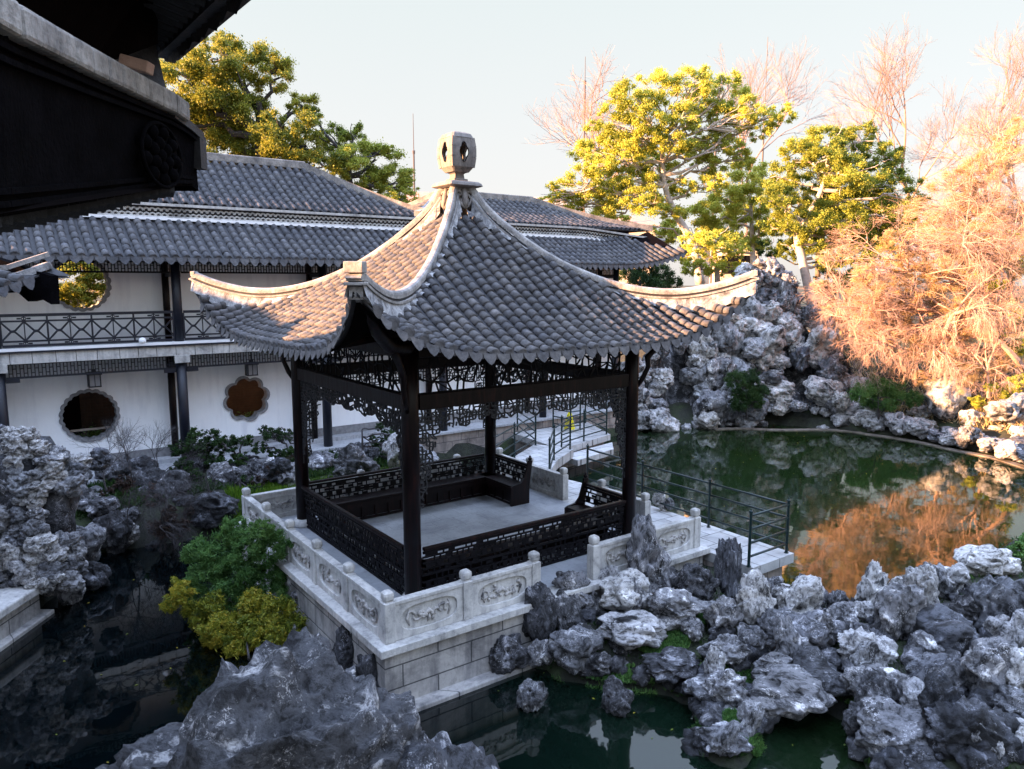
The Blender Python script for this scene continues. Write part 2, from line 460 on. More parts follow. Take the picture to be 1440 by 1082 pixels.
M['leaf_fresh'] = leaf_mat('fresh_green_leaves', [(.03, .09, .025), (.08, .18, .045), (.16, .28, .07)])
M['leaf_yellow'] = leaf_mat('yellowing_leaves', [(.05, .08, .015), (.13, .17, .02), (.30, .29, .03), (.50, .36, .04)])
M['leaf_red'] = leaf_mat('reddish_dry_leaves', [(.03, .025, .02), (.06, .04, .03), (.10, .05, .035)])
M['grass'] = leaf_mat('bright_grass_blades', [(.04, .10, .01), (.10, .20, .015), (.20, .30, .03)])
M['bark'] = simple('grey_brown_bark', (.13, .10, .075), .85, .5, 5, .02)
M['bark_pale'] = simple('pale_bark', (.42, .36, .32), .8, .4, 4, .02)
M['bark_pink'] = simple('pinkish_twig_bark', (.38, .25, .20), .8, .3, 4, .01)
M['bark_rose'] = simple('rosy_brown_bark', (.27, .185, .155), .85, .3, 4, .01)
M['bark_dark'] = simple('dark_twig_bark', (.045, .04, .042), .85, .3, 4, .01)

# ------------------------------------------------------------------ terrain and water
WZ = -1.0
def poly_sd(px, py, poly):
    """signed distance, positive inside"""
    poly = np.array(poly, float); n = len(poly)
    d = np.full(px.shape, 1e9); ins = np.zeros(px.shape, bool)
    for i in range(n):
        a, b = poly[i], poly[(i + 1) % n]
        e = b - a; L = (e ** 2).sum()
        t = np.clip(((px - a[0]) * e[0] + (py - a[1]) * e[1]) / L, 0, 1)
        d = np.minimum(d, np.hypot(px - a[0] - t * e[0], py - a[1] - t * e[1]))
        c = ((a[1] > py) != (b[1] > py)) & (px < (b[0] - a[0]) * (py - a[1]) / (b[1] - a[1] + 1e-12) + a[0])
        ins ^= c
    return np.where(ins, d, -d)
def lw(pts): return [tuple(W(x, y)[:2]) for x, y in pts]
def pz(pts, z=WZ): return [tuple(at_z(u, v, z)[:2]) for u, v in pts]
LAND_GALLERY = lw([(-25, 40), (-25, 8.6), (-3.9, 8.6), (-1.5, 8.2), (-.4, 7.3), (.2, 5.2), (5.2, 5.2), (5.0, 8), (6.5, 10.95), (16.2, 10.95), (18, 12), (60, 12), (60, 60), (-25, 60)])
LAND_QUAY = [(-60, -30), (-8.6, -30), (-8.6, 12.7), (-9.2, 15), (-10.0, 17.5), (-12, 19), (-60, 25)]
LAND_HILL = [(4.6, 29.8), (7, 30.2), (9.2, 30.9), (11.3, 31.0), (13.6, 29.6), (15.6, 27.9), (17.1, 25), (17.9, 22), (17.2, 18.6), (14, 15.6), (12.2, 14.2), (60, 10), (700, 10), (700, 900), (0, 900), (0, 60), (3, 33)]
LAND_ROCKS = pz([(700, 905), (735, 930), (800, 960), (860, 972), (930, 975), (975, 1000), (985, 1075), (1050, 1080), (1075, 1030), (1060, 985), (1120, 985), (1195, 1010), (1215, 1082)]) + [(4.3, 7.4), (7.0, 6.4), (14, 6), (30, 10), (16, 15)] + pz([(1430, 765), (1345, 800), (1300, 832), (1240, 862), (1180, 862), (1125, 850), (1080, 815), (960, 800), (800, 850), (720, 862)])
LAND_NEAR = [(-60, -30), (-5.5, -30), (-5.2, 3), (-3.6, 5.6), (-.2, 6.1), (1.5, 5.2), (4, 5.6), (60, 6), (60, -30)]
def hgt(X, Y):
    h = np.full(X.shape, -2.6)
    s1 = poly_sd(X, Y, LAND_GALLERY); h = np.maximum(h, np.where(s1 > 0, -.55 + np.clip(s1 * .6, 0, .45), -.95 + s1 * 1.6))
    s2 = poly_sd(X, Y, LAND_QUAY); h = np.maximum(h, np.where(s2 > 0, -.42, -.9 + s2 * 4))
    s3 = poly_sd(X, Y, LAND_HILL); h = np.maximum(h, np.where(s3 > 0, -.75 + np.clip(s3 * .45, 0, 2.6) * np.clip((Y - 16) / 8, 0, 1) * np.clip(1 - (X - 60) / 200, .3, 1), -.95 + s3 * 1.6))
    s4 = poly_sd(X, Y, LAND_ROCKS); h = np.maximum(h, np.where(s4 > 0, -.85 + np.clip(s4 * .45, 0, .40), -.95 + s4 * 1.3))
    s5 = poly_sd(X, Y, LAND_NEAR); h = np.maximum(h, np.where(s5 > 0, -.75, -.9 + s5 * 2))
    n = np.sin(X * 1.9 + 1.3 * np.sin(Y * 1.1)) * np.sin(Y * 2.3 + X * .7) * .06 + np.sin(X * .5 + Y * .37) * .05
    return h + n
def h1(x, y): return float(hgt(np.array([float(x)]), np.array([float(y)]))[0])
gx = np.concatenate([np.arange(-700, -40, 60), np.arange(-40, 46, .42), np.arange(60, 760, 60)])
gy = np.concatenate([np.arange(-160, -12, 30), np.arange(-12, 62, .42), np.arange(75, 900, 60)])
GX, GY = np.meshgrid(gx, gy)
GZ = hgt(GX.ravel(), GY.ravel())
nx_, ny_ = len(gx), len(gy)
idx = np.arange(nx_ * ny_).reshape(ny_, nx_)
gf = np.stack([idx[:-1, :-1], idx[:-1, 1:], idx[1:, 1:], idx[1:, :-1]], -1).reshape(-1, 4)
ground = np_mesh('ground', np.stack([GX.ravel(), GY.ravel(), GZ], -1), gf, M['moss'], smooth=True)
tag(ground, kind='structure')
mb = MB(); mb.add([(-45, -12, WZ), (60, -12, WZ), (60, 60, WZ), (-45, 60, WZ)], [(0, 1, 2, 3)])
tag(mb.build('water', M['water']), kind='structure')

# ------------------------------------------------------------------ rocks
def ico(sub):
    bm = bmesh.new(); bmesh.ops.create_icosphere(bm, subdivisions=sub, radius=1.0)
    V = [v.co.copy() for v in bm.verts]; F = [[v.index for v in f.verts] for f in bm.faces]; bm.free(); return V, F
ICO = {}
def rock_mesh(name, seed, sub=5, cup=.30, fine=.05, dents=6, freq=1.15, shape=(1, 1, 1), lobes=5):
    if sub not in ICO: ICO[sub] = ico(sub)
    V0, F = ICO[sub]
    r = random.Random(seed); off = Vector((r.uniform(-50, 50), r.uniform(-50, 50), r.uniform(-50, 50)))
    LB = [(Vector((0, 0, 0)), .62)]
    for _ in range(lobes):
        d = Vector((r.gauss(0, 1), r.gauss(0, 1), r.gauss(0, .8))).normalized(); LB.append((d * r.uniform(.3, .62), r.uniform(.30, .55)))
    D = [(Vector((r.gauss(0, 1), r.gauss(0, 1), r.gauss(0, .7))).normalized(), r.uniform(.16, .42), r.uniform(.12, .40)) for _ in range(dents)]
    out = []
    for v in V0:
        k = 0
        for c, q in LB:
            cv = c.dot(v); ds = q * q - c.dot(c) + cv * cv
            if ds > 0: k = max(k, cv + math.sqrt(ds))
        p0 = v * k + off
        wv = nvec(p0 * 1.6)
        q = p0 + wv * .45
        c = noise.voronoi(q * freq * 1.05)[0]; c1 = min((c[1] - c[0]) * 1.5, 1.0)
        c2 = min(noise.voronoi(q * freq * 3.6)[0][0] * 1.5, 1.0)
        rg = noise.ridged_multi_fractal(q * 1.5, 1.0, 2.2, 4, 1.0, 2.0) * .5
        k *= 1 + cup * (.42 - c1 ** .7) * .80 + cup * .42 * (c2 - .5) - .11 * (rg - .6) + fine * noise.fractal(q * 7, .8, 2.1, 4)
        for dv, dr, dd in D:
            a = (v - dv).length
            if a < dr * 1.6: k -= dd * math.exp(-(a / (dr * .7)) ** 4)
        k = max(.16, k)
        w2 = nvec(p0 * 3.1) * .07 + wv * .12
        out.append(((v.x * k + w2.x) * shape[0], (v.y * k + w2.y) * shape[1], (v.z * k + w2.z) * shape[2]))
    A = np.array(out); lo = A.min(0); hi = A.max(0)
    A = (A - [(lo[0] + hi[0]) / 2, (lo[1] + hi[1]) / 2, lo[2]]) / (hi - lo)       # unit box, base at z=0
    me = bpy.data.meshes.new(name); me.from_pydata([tuple(a) for a in A], [], F); me.shade_smooth()
    return me
def rubble(name, label, items, mt, seed=0):
    """many small stones nobody could count, one mesh"""
    if 3 not in ICO: ICO[3] = ico(3)
    V0, F0 = ICO[3]; F0 = np.array(F0); rn = random.Random(seed); base = []
    for i in range(5):
        o = Vector((i * 7.3, 3.1 * i, 0)); base.append(np.array([tuple(v * (1 + .45 * noise.noise(v * 1.7 + o) + .25 * noise.noise(v * 4 + o))) for v in V0]))
    VV, FF, n = [], [], 0
    for (x, y, z, w, d, h) in items:
        B = base[rn.randrange(5)]; a = rn.uniform(0, 6.28); c, s_ = math.cos(a), math.sin(a)
        P = B * [w / 2, d / 2, h / 2]; P = np.stack([P[:, 0] * c - P[:, 1] * s_ + x, P[:, 0] * s_ + P[:, 1] * c + y, P[:, 2] + z], 1)
        VV.append(P); FF.append(F0 + n); n += len(P)
    o = np_mesh(name, np.concatenate(VV), np.concatenate(FF), M[mt], smooth=True); return tag(o, label, 'rubble', kind='stuff')
ROCKS = [rock_mesh('rock', 11 + i, 5, cup=.34 + .10 * (i % 3), dents=4 + i % 5, freq=.85 + .25 * (i % 4)) for i in range(14)]
TALL = [rock_mesh('rock', 71 + i, 5, cup=.45, dents=9, freq=1.3, lobes=7) for i in range(4)]
def rock(me, x, y, z, w, d, h, rz=0, mt='rock', label=None, cat='rock', group=None, tilt=0, name='rock', lean=0):
    if me.users and me.materials and me.materials[0] is not M[mt]: pass
    o = bpy.data.objects.new(name, me); COL.objects.link(o)
    if not me.materials: me.materials.append(M[mt])
    o.material_slots[0].link = 'OBJECT'; o.material_slots[0].material = M[mt]
    o.location = (x, y, z); o.scale = (w, d, h); o.rotation_euler = (tilt, lean, rz)
    return tag(o, label, cat, group)
def ordinal(n):
    if 10 <= n % 100 <= 20: return '%dth' % n
    return '%d%s' % (n, {1: 'st', 2: 'nd', 3: 'rd'}.get(n % 10, 'th'))
def rank_labels(objs, text, key=None):
    """label every member by its place from the left of its row"""
    objs = sorted(objs, key=key or (lambda o: to_px(o.matrix_basis.translation)[0]))
    for i, o in enumerate(objs):
        o['label'] = text.replace('#', 'leftmost' if i == 0 else ('rightmost' if i == len(objs) - 1 else ordinal(i + 1) + ' from left'))

def rock_px(u0, v0, u1, v1, zb, me, mt, label=None, group=None, rz=None, depth=.8, dy=0, name='rock'):
    """a stone whose foot stands at the height zb where the picture shows it, with its true size"""
    p = at_z((u0 + u1) / 2, v1, zb); dist = p.y * cp - (p.z - CH) * sp_
    w = (u1 - u0) * dist / FPX; h = (v1 - v0) * dist / FPX * .97
    r = random.Random(int(u0 * 7 + v0 * 13))
    return rock(me, p.x, p.y + w * depth * .35 + dy, zb - .12 * h, w * 1.08, w * depth * 1.1, h * 1.10, rz if rz is not None else r.choice([0, PI]) + r.uniform(-.35, .35), mt, label, 'rock', group, name=name)

# the big stone in the foreground: a summit block, two shoulders
def big_rock(name, label, loc, dims, seed, rz, mt='rock_near', sub=7, **kw):
    me = rock_mesh(name, seed, sub, **kw)
    return rock(me, *loc, *dims, rz, mt, label, 'boulder', 'boulders in the foreground', name=name)
def boulder(label, c0, lobes, seed, amp=.27, freq=1.25, sub=7, dents=16):
    if sub not in ICO: ICO[sub] = ico(sub)
    V0, F = ICO[sub]; r = random.Random(seed); c0 = Vector(c0); off = Vector((r.uniform(-50, 50),) * 3)
    LB = [(Vector(c) - c0, q) for c, q in lobes]; vs = []
    D = [(Vector((r.gauss(0, 1), -abs(r.gauss(0, 1)) * .8, abs(r.gauss(0, .8)))).normalized(), r.uniform(.10, .30), r.uniform(.08, .26)) for _ in range(dents)]
    for v in V0:
        k = .2
        for c, q in LB:
            cv = c.dot(v); ds = q * q - c.dot(c) + cv * cv
            if ds > 0: k = max(k, cv + math.sqrt(ds))
        p = v * k + off; w = nvec(p * .9); q = p + w * .6
        c = noise.voronoi(Vector((q.x, q.y, q.z * 1.5)) * freq)[0]; c1 = min((c[1] - c[0]) * 1.6, 1) ** .7
        c2 = min(noise.voronoi(q * freq * 2.6)[0][0] * 1.4, 1)
        rg = noise.ridged_multi_fractal(Vector((q.x, q.y, q.z * 1.7)) * 1.5, .9, 2.2, 6, 1.0, 2.0)
        d = amp * 1.1 * (.45 - c1) + amp * .75 * (c2 - .5) - amp * .34 * (rg - 1.1) + .030 * noise.fractal(q * 5, .9, 2.1, 5) - .020 * noise.ridged_multi_fractal(q * 4, 1.1, 2.2, 3, 1.0, 2.0)
        for dv, dr, dd in D:
            a = (v - dv).length
            if a < dr * 1.6: d -= dd * math.exp(-(a / (dr * .7)) ** 4)
        vs.append(v * (k + d) + w * .16 + nvec(p * 3) * .05)
    me = bpy.data.meshes.new('foreground_boulder'); me.from_pydata([tuple(x) for x in vs], [], F); me.shade_smooth()
    o = link_mesh('foreground_boulder', me, M['rock_near']); o.location = c0 - Vector((0, 0, .32))
    return tag(o, label, 'boulder', 'boulders in the foreground')
boulder('huge craggy dark grey boulder at the bottom edge, left of centre', (-1.95, 5.9, .5), [((-1.95, 5.9, .6), 1.05), ((-2.05, 5.9, 1.35), .80), ((-1.55, 5.8, 1.3), .66), ((-1.5, 5.7, .6), .95), ((-2.6, 5.8, .95), .70)], 5)
boulder('pale rounded boulder low on the left flank of the big foreground stone', (-2.75, 5.5, .3), [((-2.85, 5.5, .62), .80), ((-2.5, 5.6, .85), .68), ((-3.25, 5.3, .62), .70)], 8, .22, 1.3, 6, 10)
boulder('pitted boulder low on the right flank of the big foreground stone', (-.72, 5.6, .4), [((-.72, 5.6, .65), .68), ((-.35, 5.6, .55), .58), ((-.95, 5.6, .95), .52)], 9, .22, 1.6, 6, 12)

# the rockery in front of the terrace on the right: every stone that shows on its own
R_ = random.Random(4)
NEAR = [  # u0, v0, u1, v1, base height, mesh, material, label
 (884, 722, 944, 842, -.35, 'T0', 'rock', 'tall pale standing stone touching the corner of the stone balustrade'),
 (1006, 750, 1042, 850, -.40, 'T1', 'rock', 'slim upright speckled stone in front of the green deck railing'),
 (726, 820, 790, 908, -.65, 'R3', 'rock_dark', 'dark cracked stone standing against the terrace wall'),
 (778, 800, 836, 862, -.40, 'T2', 'rock', 'pointed bluish stone under the gap in the balustrade'),
 (845, 808, 920, 868, -.40, 'R5', 'rock_pale', 'lacy white stone left of the tall standing stone'),
 (918, 830, 1000, 886, -.45, 'R1', 'rock', 'broad flat-topped grey stone below the tall standing stone'),
 (992, 838, 1046, 898, -.50, 'R2', 'rock', 'smooth squarish grey stone below the slim speckled stone'),
 (1038, 798, 1094, 892, -.50, 'T3', 'rock_pale', 'pale ragged stone beside the end of the deck'),
 (1088, 805, 1160, 888, -.60, 'R9', 'rock_pale', 'peaked pale stone at the foot of the deck corner'),
 (1070, 855, 1128, 908, -.60, 'R4', 'rock', 'grey stone with small pits under the peaked pale stone'),
 (1106, 868, 1194, 930, -.60, 'R6', 'rock', 'large slanting smooth grey stone in the middle of the bank'),
 (1158, 855, 1244, 898, -.70, 'R7', 'rock', 'low grey stone at the water under the golden reflection'),
 (1238, 818, 1308, 918, -.55, 'R10', 'rock', 'tall peaked grey stone right of the golden reflection'),
 (1188, 884, 1268, 952, -.60, 'R11', 'rock_pale', 'rounded pale-topped stone in front of the tall peaked stone'),
 (1282, 862, 1392, 940, -.60, 'R12', 'rock', 'wide dull grey boulder near the right edge'),
 (1352, 768, 1436, 812, -.45, 'R8', 'rock_pale', 'white slab-like stone at the right edge of the pond'),
 (1318, 790, 1372, 842, -.50, 'R0', 'rock_pale', 'white knobbly stone left of the slab-like one'),
 (1378, 808, 1450, 905, -.50, 'R13', 'rock', 'high rough grey boulder at the right edge'),
 (842, 872, 938, 918, -.55, 'R5', 'rock_pale', 'speckled white stone lying on the moss under the lacy stone'),
 (986, 898, 1058, 944, -.65, 'R2', 'rock', 'flat light grey stone on the moss in the middle'),
 (1064, 928, 1132, 962, -.70, 'R7', 'rock', 'small flat stone beside the large slanting stone'),
 (776, 886, 852, 948, -.80, 'R6', 'rock', 'light grey boulder with a flat top over the dark water'),
 (742, 898, 778, 938, -.85, 'R3', 'rock', 'small rounded stone at the foot of the dark cracked stone'),
 (908, 922, 982, 964, -.75, 'R1', 'rock_dark', 'dark tilted stone over the lower pool'),
 (727, 956, 770, 1010, -1.05, 'T1', 'rock', 'pointed grey stone standing alone in the dark water'),
 (848, 958, 892, 1014, -1.05, 'R9', 'rock_dark', 'dark pointed stone standing in water right of the lone one'),
 (968, 958, 1046, 994, -.80, 'R4', 'rock', 'sloping slab over the small sky-blue pool'),
 (996, 984, 1080, 1024, -.90, 'R8', 'rock', 'grey stone between the two sky-blue pools'),
 (980, 1024, 1062, 1072, -.98, 'R2', 'rock', 'flat stone at the bottom edge beside the blue pool'),
 (1064, 962, 1184, 1014, -.80, 'R12', 'rock', 'long low stone along the top of the blue pool'),
 (1112, 926, 1204, 978, -.70, 'R0', 'rock_dark', 'dark ragged stone above the long low one'),
 (1200, 945, 1290, 1010, -.75, 'R13', 'rock', 'rough grey stone right of the blue pool'),
 (1288, 930, 1370, 1000, -.65, 'R5', 'rock', 'rough layered stone below the wide dull boulder'),
 (1362, 900, 1450, 1000, -.55, 'R10', 'rock', 'steep layered boulder cut by the right edge'),
 (1222, 1000, 1330, 1075, -.80, 'R9', 'rock', 'pale-edged stone near the bottom right'),
 (1322, 985, 1450, 1095, -.70, 'R11', 'rock_dark', 'large dark boulder in the bottom right corner'),
 (686, 892, 742, 948, -.95, 'R3', 'rock_dark', 'wet dark stone under the mossy wall foot'),
 (944, 800, 990, 846, -.40, 'R7', 'rock', 'small grey stone between the two standing stones'),
 (976, 795, 1012, 850, -.40, 'R1', 'rock_dark', 'narrow dark stone left of the slim speckled one'),
 (1188, 990, 1236, 1050, -.92, 'R6', 'rock_dark', 'dark stone touching the right end of the blue pool'),
 (818, 918, 868, 955, -.85, 'R0', 'rock_dark', 'small dark stone in the moss over the lower pool'),
 (1040, 880, 1080, 925, -.62, 'R13', 'rock', 'small pitted stone below the pale ragged stone'),
 (462, 862, 520, 962, -1.05, 'T3', 'rock_dark', 'dark column-like stone beside the terrace corner'),
 (498, 912, 552, 1004, -1.08, 'T2', 'rock_dark', 'dark stone at the wall foot left of the terrace corner'),
 (404, 772, 452, 838, -.60, 'R8', 'rock_pale', 'white stone with a hole beside the left balustrade'),
 (412, 820, 450, 868, -.85, 'R4', 'rock_dark', 'dark stone beneath the white stone with a hole'),
]
R2 = random.Random(44); more = []
for i in range(400):
    u = R2.uniform(740, 1440); v = R2.uniform(850, 1080); p = at_z(u, v, -.6)
    if poly_sd(np.array([p.x]), np.array([p.y]), LAND_ROCKS)[0] < .1: continue
    if any((p.x - q[0]) ** 2 + (p.y - q[1]) ** 2 < .40 ** 2 for q in more): continue
    more.append((p.x, p.y, v))
mo = {}
for x, y, v in more:
    w = R2.uniform(.30, .62); me = R2.choice(ROCKS + TALL + TALL); up = R2.uniform(.8, 1.7)
    mo.setdefault(min(4, int((v - 850) / 46)), []).append(rock(me, x, y, h1(x, y) - .10, w, w * R2.uniform(.7, 1.1), w * up, R2.uniform(0, 6.28), R2.choice(['rock', 'rock', 'rock_dark', 'rock_pale', 'rock_pale']), None, 'rock', 'medium stones of the near rockery', R2.uniform(-.35, .35), 'rock', R2.uniform(-.35, .35)))
for k in mo: rank_labels(mo[k], 'jagged upright stone of the near rockery, %s row, #' % ['back', 'second', 'third', 'fourth', 'front'][k])
def pick(k): return TALL[int(k[1:])] if k[0] == 'T' else ROCKS[int(k[1:])]
for t in NEAR: rock_px(*t[:5], pick(t[5]), t[6], t[7], 'stones of the near rockery' if t[0] > 600 else 'stones beside the terrace')
fill = []
for i in range(420):
    u = R_.uniform(690, 1460); v = R_.uniform(845, 1090); p = at_z(u, v, -.6)
    if poly_sd(np.array([p.x]), np.array([p.y]), LAND_ROCKS)[0] < -.02: continue
    w = R_.uniform(.10, .42); fill.append((p.x, p.y, h1(p.x, p.y) + w * .12, w, w * R_.uniform(.7, 1.1), w * R_.uniform(.6, 1.0)))
rubble('rubble', 'small broken grey stones filling the gaps of the near rockery', fill[::2], 'rock_dark', 1)  # darkened rubble puts the black of the shaded gaps into the colour
rubble('rubble', 'small dark stones between the boulders of the near rockery', fill[1::2], 'rock_dark', 2)

# ------------------------------------------------------------------ tile roof builder
def tile_rows(name, parent, surf, ts, rr, rad, seg, mt, mt_pan, rnd, disc=True, big_at=None, pan_t=None, pan_n=24, name_pan='pan_tiles', drip=True, thick=.05, taper=.84):
    """rows of half round cover tiles running down surf(t, r) from r0 to r1"""
    V, F, T = [], [], []
    NA = 6
    ang = [PI * k / (NA - 1) for k in range(NA)]
    for t in ts:
        r0, r1 = rr(t)
        if r1 - r0 < seg * .6: continue
        n = max(1, int(round((r1 - r0) / seg))); jit = rnd.uniform(-.010, .010)
        ro = rnd.random()
        for k in range(n):
            ra, rb = r0 + (r1 - r0) * k / n, r0 + (r1 - r0) * (k + 1) / n
            pa, pb = Vector(surf(t, ra)), Vector(surf(t, rb))
            dn = (pb - pa).normalized(); side = (Vector(surf(t + .02, (ra + rb) / 2)) - Vector(surf(t - .02, (ra + rb) / 2)))
            side = (side - dn * side.dot(dn)).normalized(); nr = side.cross(dn)
            if nr.z < 0: nr = -nr
            bg = big_at(t, (k + .5) / n) if big_at else 1
            q = rad * bg * rnd.uniform(.93, 1.07)
            j2 = side * (jit + rnd.uniform(-.006, .006)); lift = rnd.uniform(0, .006) + (.012 if bg > 1.02 else 0)
            tone = min(1, max(0, rnd.gauss(.42, .2) + (ro - .5) * .25)) if rnd.random() > .04 else 1.0
            if rnd.random() < .03: j2 = j2 + side * rnd.uniform(-.02, .02); lift += .012
            b = len(V)
            for (p, s_, up) in ((pa, taper, .0), (pb, 1.0, .016 if taper < .9 else .008)):
                for a in ang:
                    V.append(p + j2 + side * (q * s_ * math.cos(a)) + nr * (q * s_ * math.sin(a) * 1.05 + up + lift - .012))
            for i in range(NA - 1):
                F.append((b + i, b + i + 1, b + NA + i + 1, b + NA + i)); T.append(tone)
            # lower lip
            c = len(V)
            for a in ang: V.append(pb + j2 + side * (q * .80 * math.cos(a)) + nr * (q * .80 * math.sin(a) - .012))
            for i in range(NA - 1):
                F.append((b + NA + i, b + NA + i + 1, c + i + 1, c + i)); T.append(tone * .6)
        if disc:   # round end tile
            pe = Vector(surf(t, r1)); b = len(V); fw = dn
            nn = 10
            for kk in range(nn):
                a = 2 * PI * kk / nn
                V.append(pe + fw * .012 + side * (rad * 1.02 * math.cos(a)) + Vector((0, 0, 1)) * (rad * 1.02 * math.sin(a)) + Vector((0, 0, .0)))
            F2 = [(b, b + 1, b + 2, b + 3), (b, b + 3, b + 4, b + 5), (b, b + 5, b + 6, b + 7), (b, b + 7, b + 8, b + 9)]
            F += F2; T += [rnd.uniform(.3, .8)] * 4
    # drip tongues between the rows
    if drip:
        for t0, t1 in zip(ts[:-1], ts[1:]):
            t = (t0 + t1) / 2; r0, r1 = rr(t)
            if r1 - r0 < seg * .5: continue
            pe = Vector(surf(t, r1)); pd = Vector(surf(t, r1 - .05)); fw = (pe - pd).normalized()
            side = (Vector(surf(t + .02, r1)) - Vector(surf(t - .02, r1))).normalized()
            hw = (t1 - t0) * .46; L = .13 * rad / .07 * rnd.uniform(.9, 1.1)
            dv = (Vector((0, 0, -1)) + fw * .35).normalized()
            b = len(V)
            pts = [(-1, .10), (-.95, -.35), (-.45, -.85), (0, -1.05), (.45, -.85), (.95, -.35), (1, .10), (0, .02)]
            for sx, sz in pts: V.append(pe + fw * .02 + side * (hw * sx) - dv * (L * sz))
            F += [(b, b + 1, b + 2, b + 7), (b + 7, b + 2, b + 3, b + 4), (b + 7, b + 4, b + 5, b + 6)]; T += [rnd.uniform(.35, .85)] * 3
            b2 = len(V)
            for sx, sz in pts: V.append(pe + fw * .002 + side * (hw * sx) - dv * (L * sz))
            F += [(b2 + 7, b2 + 2, b2 + 1, b2), (b2 + 4, b2 + 3, b2 + 2, b2 + 7), (b2 + 6, b2 + 5, b2 + 4, b2 + 7)]; T += [.3] * 3
    o = np_mesh(name, [tuple(v) for v in V], F, mt, parent, smooth=False, cols=T)
    # pan surface under the rows
    V, F = [], []
    pt = pan_t if pan_t is not None else list(np.linspace(ts[0] - (ts[1] - ts[0]) / 2, ts[-1] + (ts[1] - ts[0]) / 2, 2 * len(ts) + 1))
    for t in pt:
        r0, r1 = rr(t)
        for k in range(pan_n + 1):
            r = r0 + (r1 - r0) * k / pan_n
            p = Vector(surf(t, r)); V.append((p.x, p.y, p.z - .015))
        for k in range(pan_n + 1):
            r = r0 + (r1 - r0) * k / pan_n
            p = Vector(surf(t, r)); V.append((p.x, p.y, p.z - thick))
    m = 2 * (pan_n + 1)
    for i in range(len(pt) - 1):
        for k in range(pan_n):
            F.append((i * m + k, i * m + k + 1, (i + 1) * m + k + 1, (i + 1) * m + k))
            q = i * m + pan_n + 1 + k
            F.append((q + 1, q, q + m, q + m + 1))
        F.append((i * m + pan_n, i * m + 2 * pan_n + 1, (i + 1) * m + 2 * pan_n + 1, (i + 1) * m + pan_n))
    p = np_mesh(name_pan, V, F, mt_pan, parent, smooth=False)
    return o, p

# ------------------------------------------------------------------ openings
def plate_hole(mb, outer, inner, y0, y1):
    """outer, inner: same number of (x, z) points; a wall between y0 and y1 with that hole"""
    n = len(outer)
    v = [(x, y0, z) for x, z in outer] + [(x, y0, z) for x, z in inner] + [(x, y1, z) for x, z in outer] + [(x, y1, z) for x, z in inner]
    f = []
    for i in range(n):
        j = (i + 1) % n
        f += [(i, j, n + j, n + i), (2 * n + j, 2 * n + i, 3 * n + i, 3 * n + j), (n + i, n + j, 3 * n + j, 3 * n + i), (j, i, 2 * n + i, 2 * n + j)]
    mb.add(v, f)
def rect_pts(cx, cz, x0, z0, x1, z1, n):
    """n points on the rectangle, at even angles around (cx, cz), corners snapped in"""
    out = []
    for k in range(n):
        a = 2 * PI * k / n; c, s_ = math.cos(a), math.sin(a)
        tx = ((x1 - cx) / c if c > 0 else (x0 - cx) / c) if abs(c) > 1e-9 else 1e9
        tz = ((z1 - cz) / s_ if s_ > 0 else (z0 - cz) / s_) if abs(s_) > 1e-9 else 1e9
        t = min(tx, tz); out.append([cx + t * c, cz + t * s_])
    for X, Z in ((x0, z0), (x1, z0), (x1, z1), (x0, z1)):
        k = min(range(n), key=lambda i: (out[i][0] - X) ** 2 + (out[i][1] - Z) ** 2); out[k] = [X, Z]
    return [tuple(p) for p in out]
def lobed(cx, cz, r, lobes, amp, n, ph=0, jit=0, seed=1):
    rr = random.Random(seed)
    return [(cx + (r * (1 - amp + amp * abs(math.sin(lobes / 2 * (2 * PI * k / n + ph))) ** .8) + rr.uniform(-jit, jit)) * math.cos(2 * PI * k / n),
             cz + (r * (1 - amp + amp * abs(math.sin(lobes / 2 * (2 * PI * k / n + ph))) ** .8) + rr.uniform(-jit, jit)) * math.sin(2 * PI * k / n)) for k in range(n)]
def crackle(w, h, cell, rnd, jit=.38, drop=.22, diag=.25, low=None):
    """irregular lattice segments in a w x h rectangle (x, z); low(x) = lower limit"""
    nx, nz = max(2, int(w / cell)), max(1, int(round(h / cell)))
    P = {}
    for i in range(nx + 1):
        for k in range(nz + 1):
            x = w * i / nx + (rnd.uniform(-jit, jit) * w / nx if 0 < i < nx else 0)
            z = h * k / nz + (rnd.uniform(-jit, jit) * h / nz if 0 < k < nz else 0)
            if low: z = low(x) + (h - low(x)) * (z / h)
            P[i, k] = (x, z)
    S_ = []
    for i in range(nx + 1):
        for k in range(nz + 1):
            if i < nx and (rnd.random() > drop or k in (0, nz)): S_.append((P[i, k], P[i + 1, k]))
            if k < nz and (rnd.random() > drop or i in (0, nx)): S_.append((P[i, k], P[i, k + 1]))
            if i < nx and k < nz and rnd.random() < diag:
                S_.append((P[i, k], P[i + 1, k + 1]) if rnd.random() < .5 else (P[i + 1, k], P[i, k + 1]))
    return S_

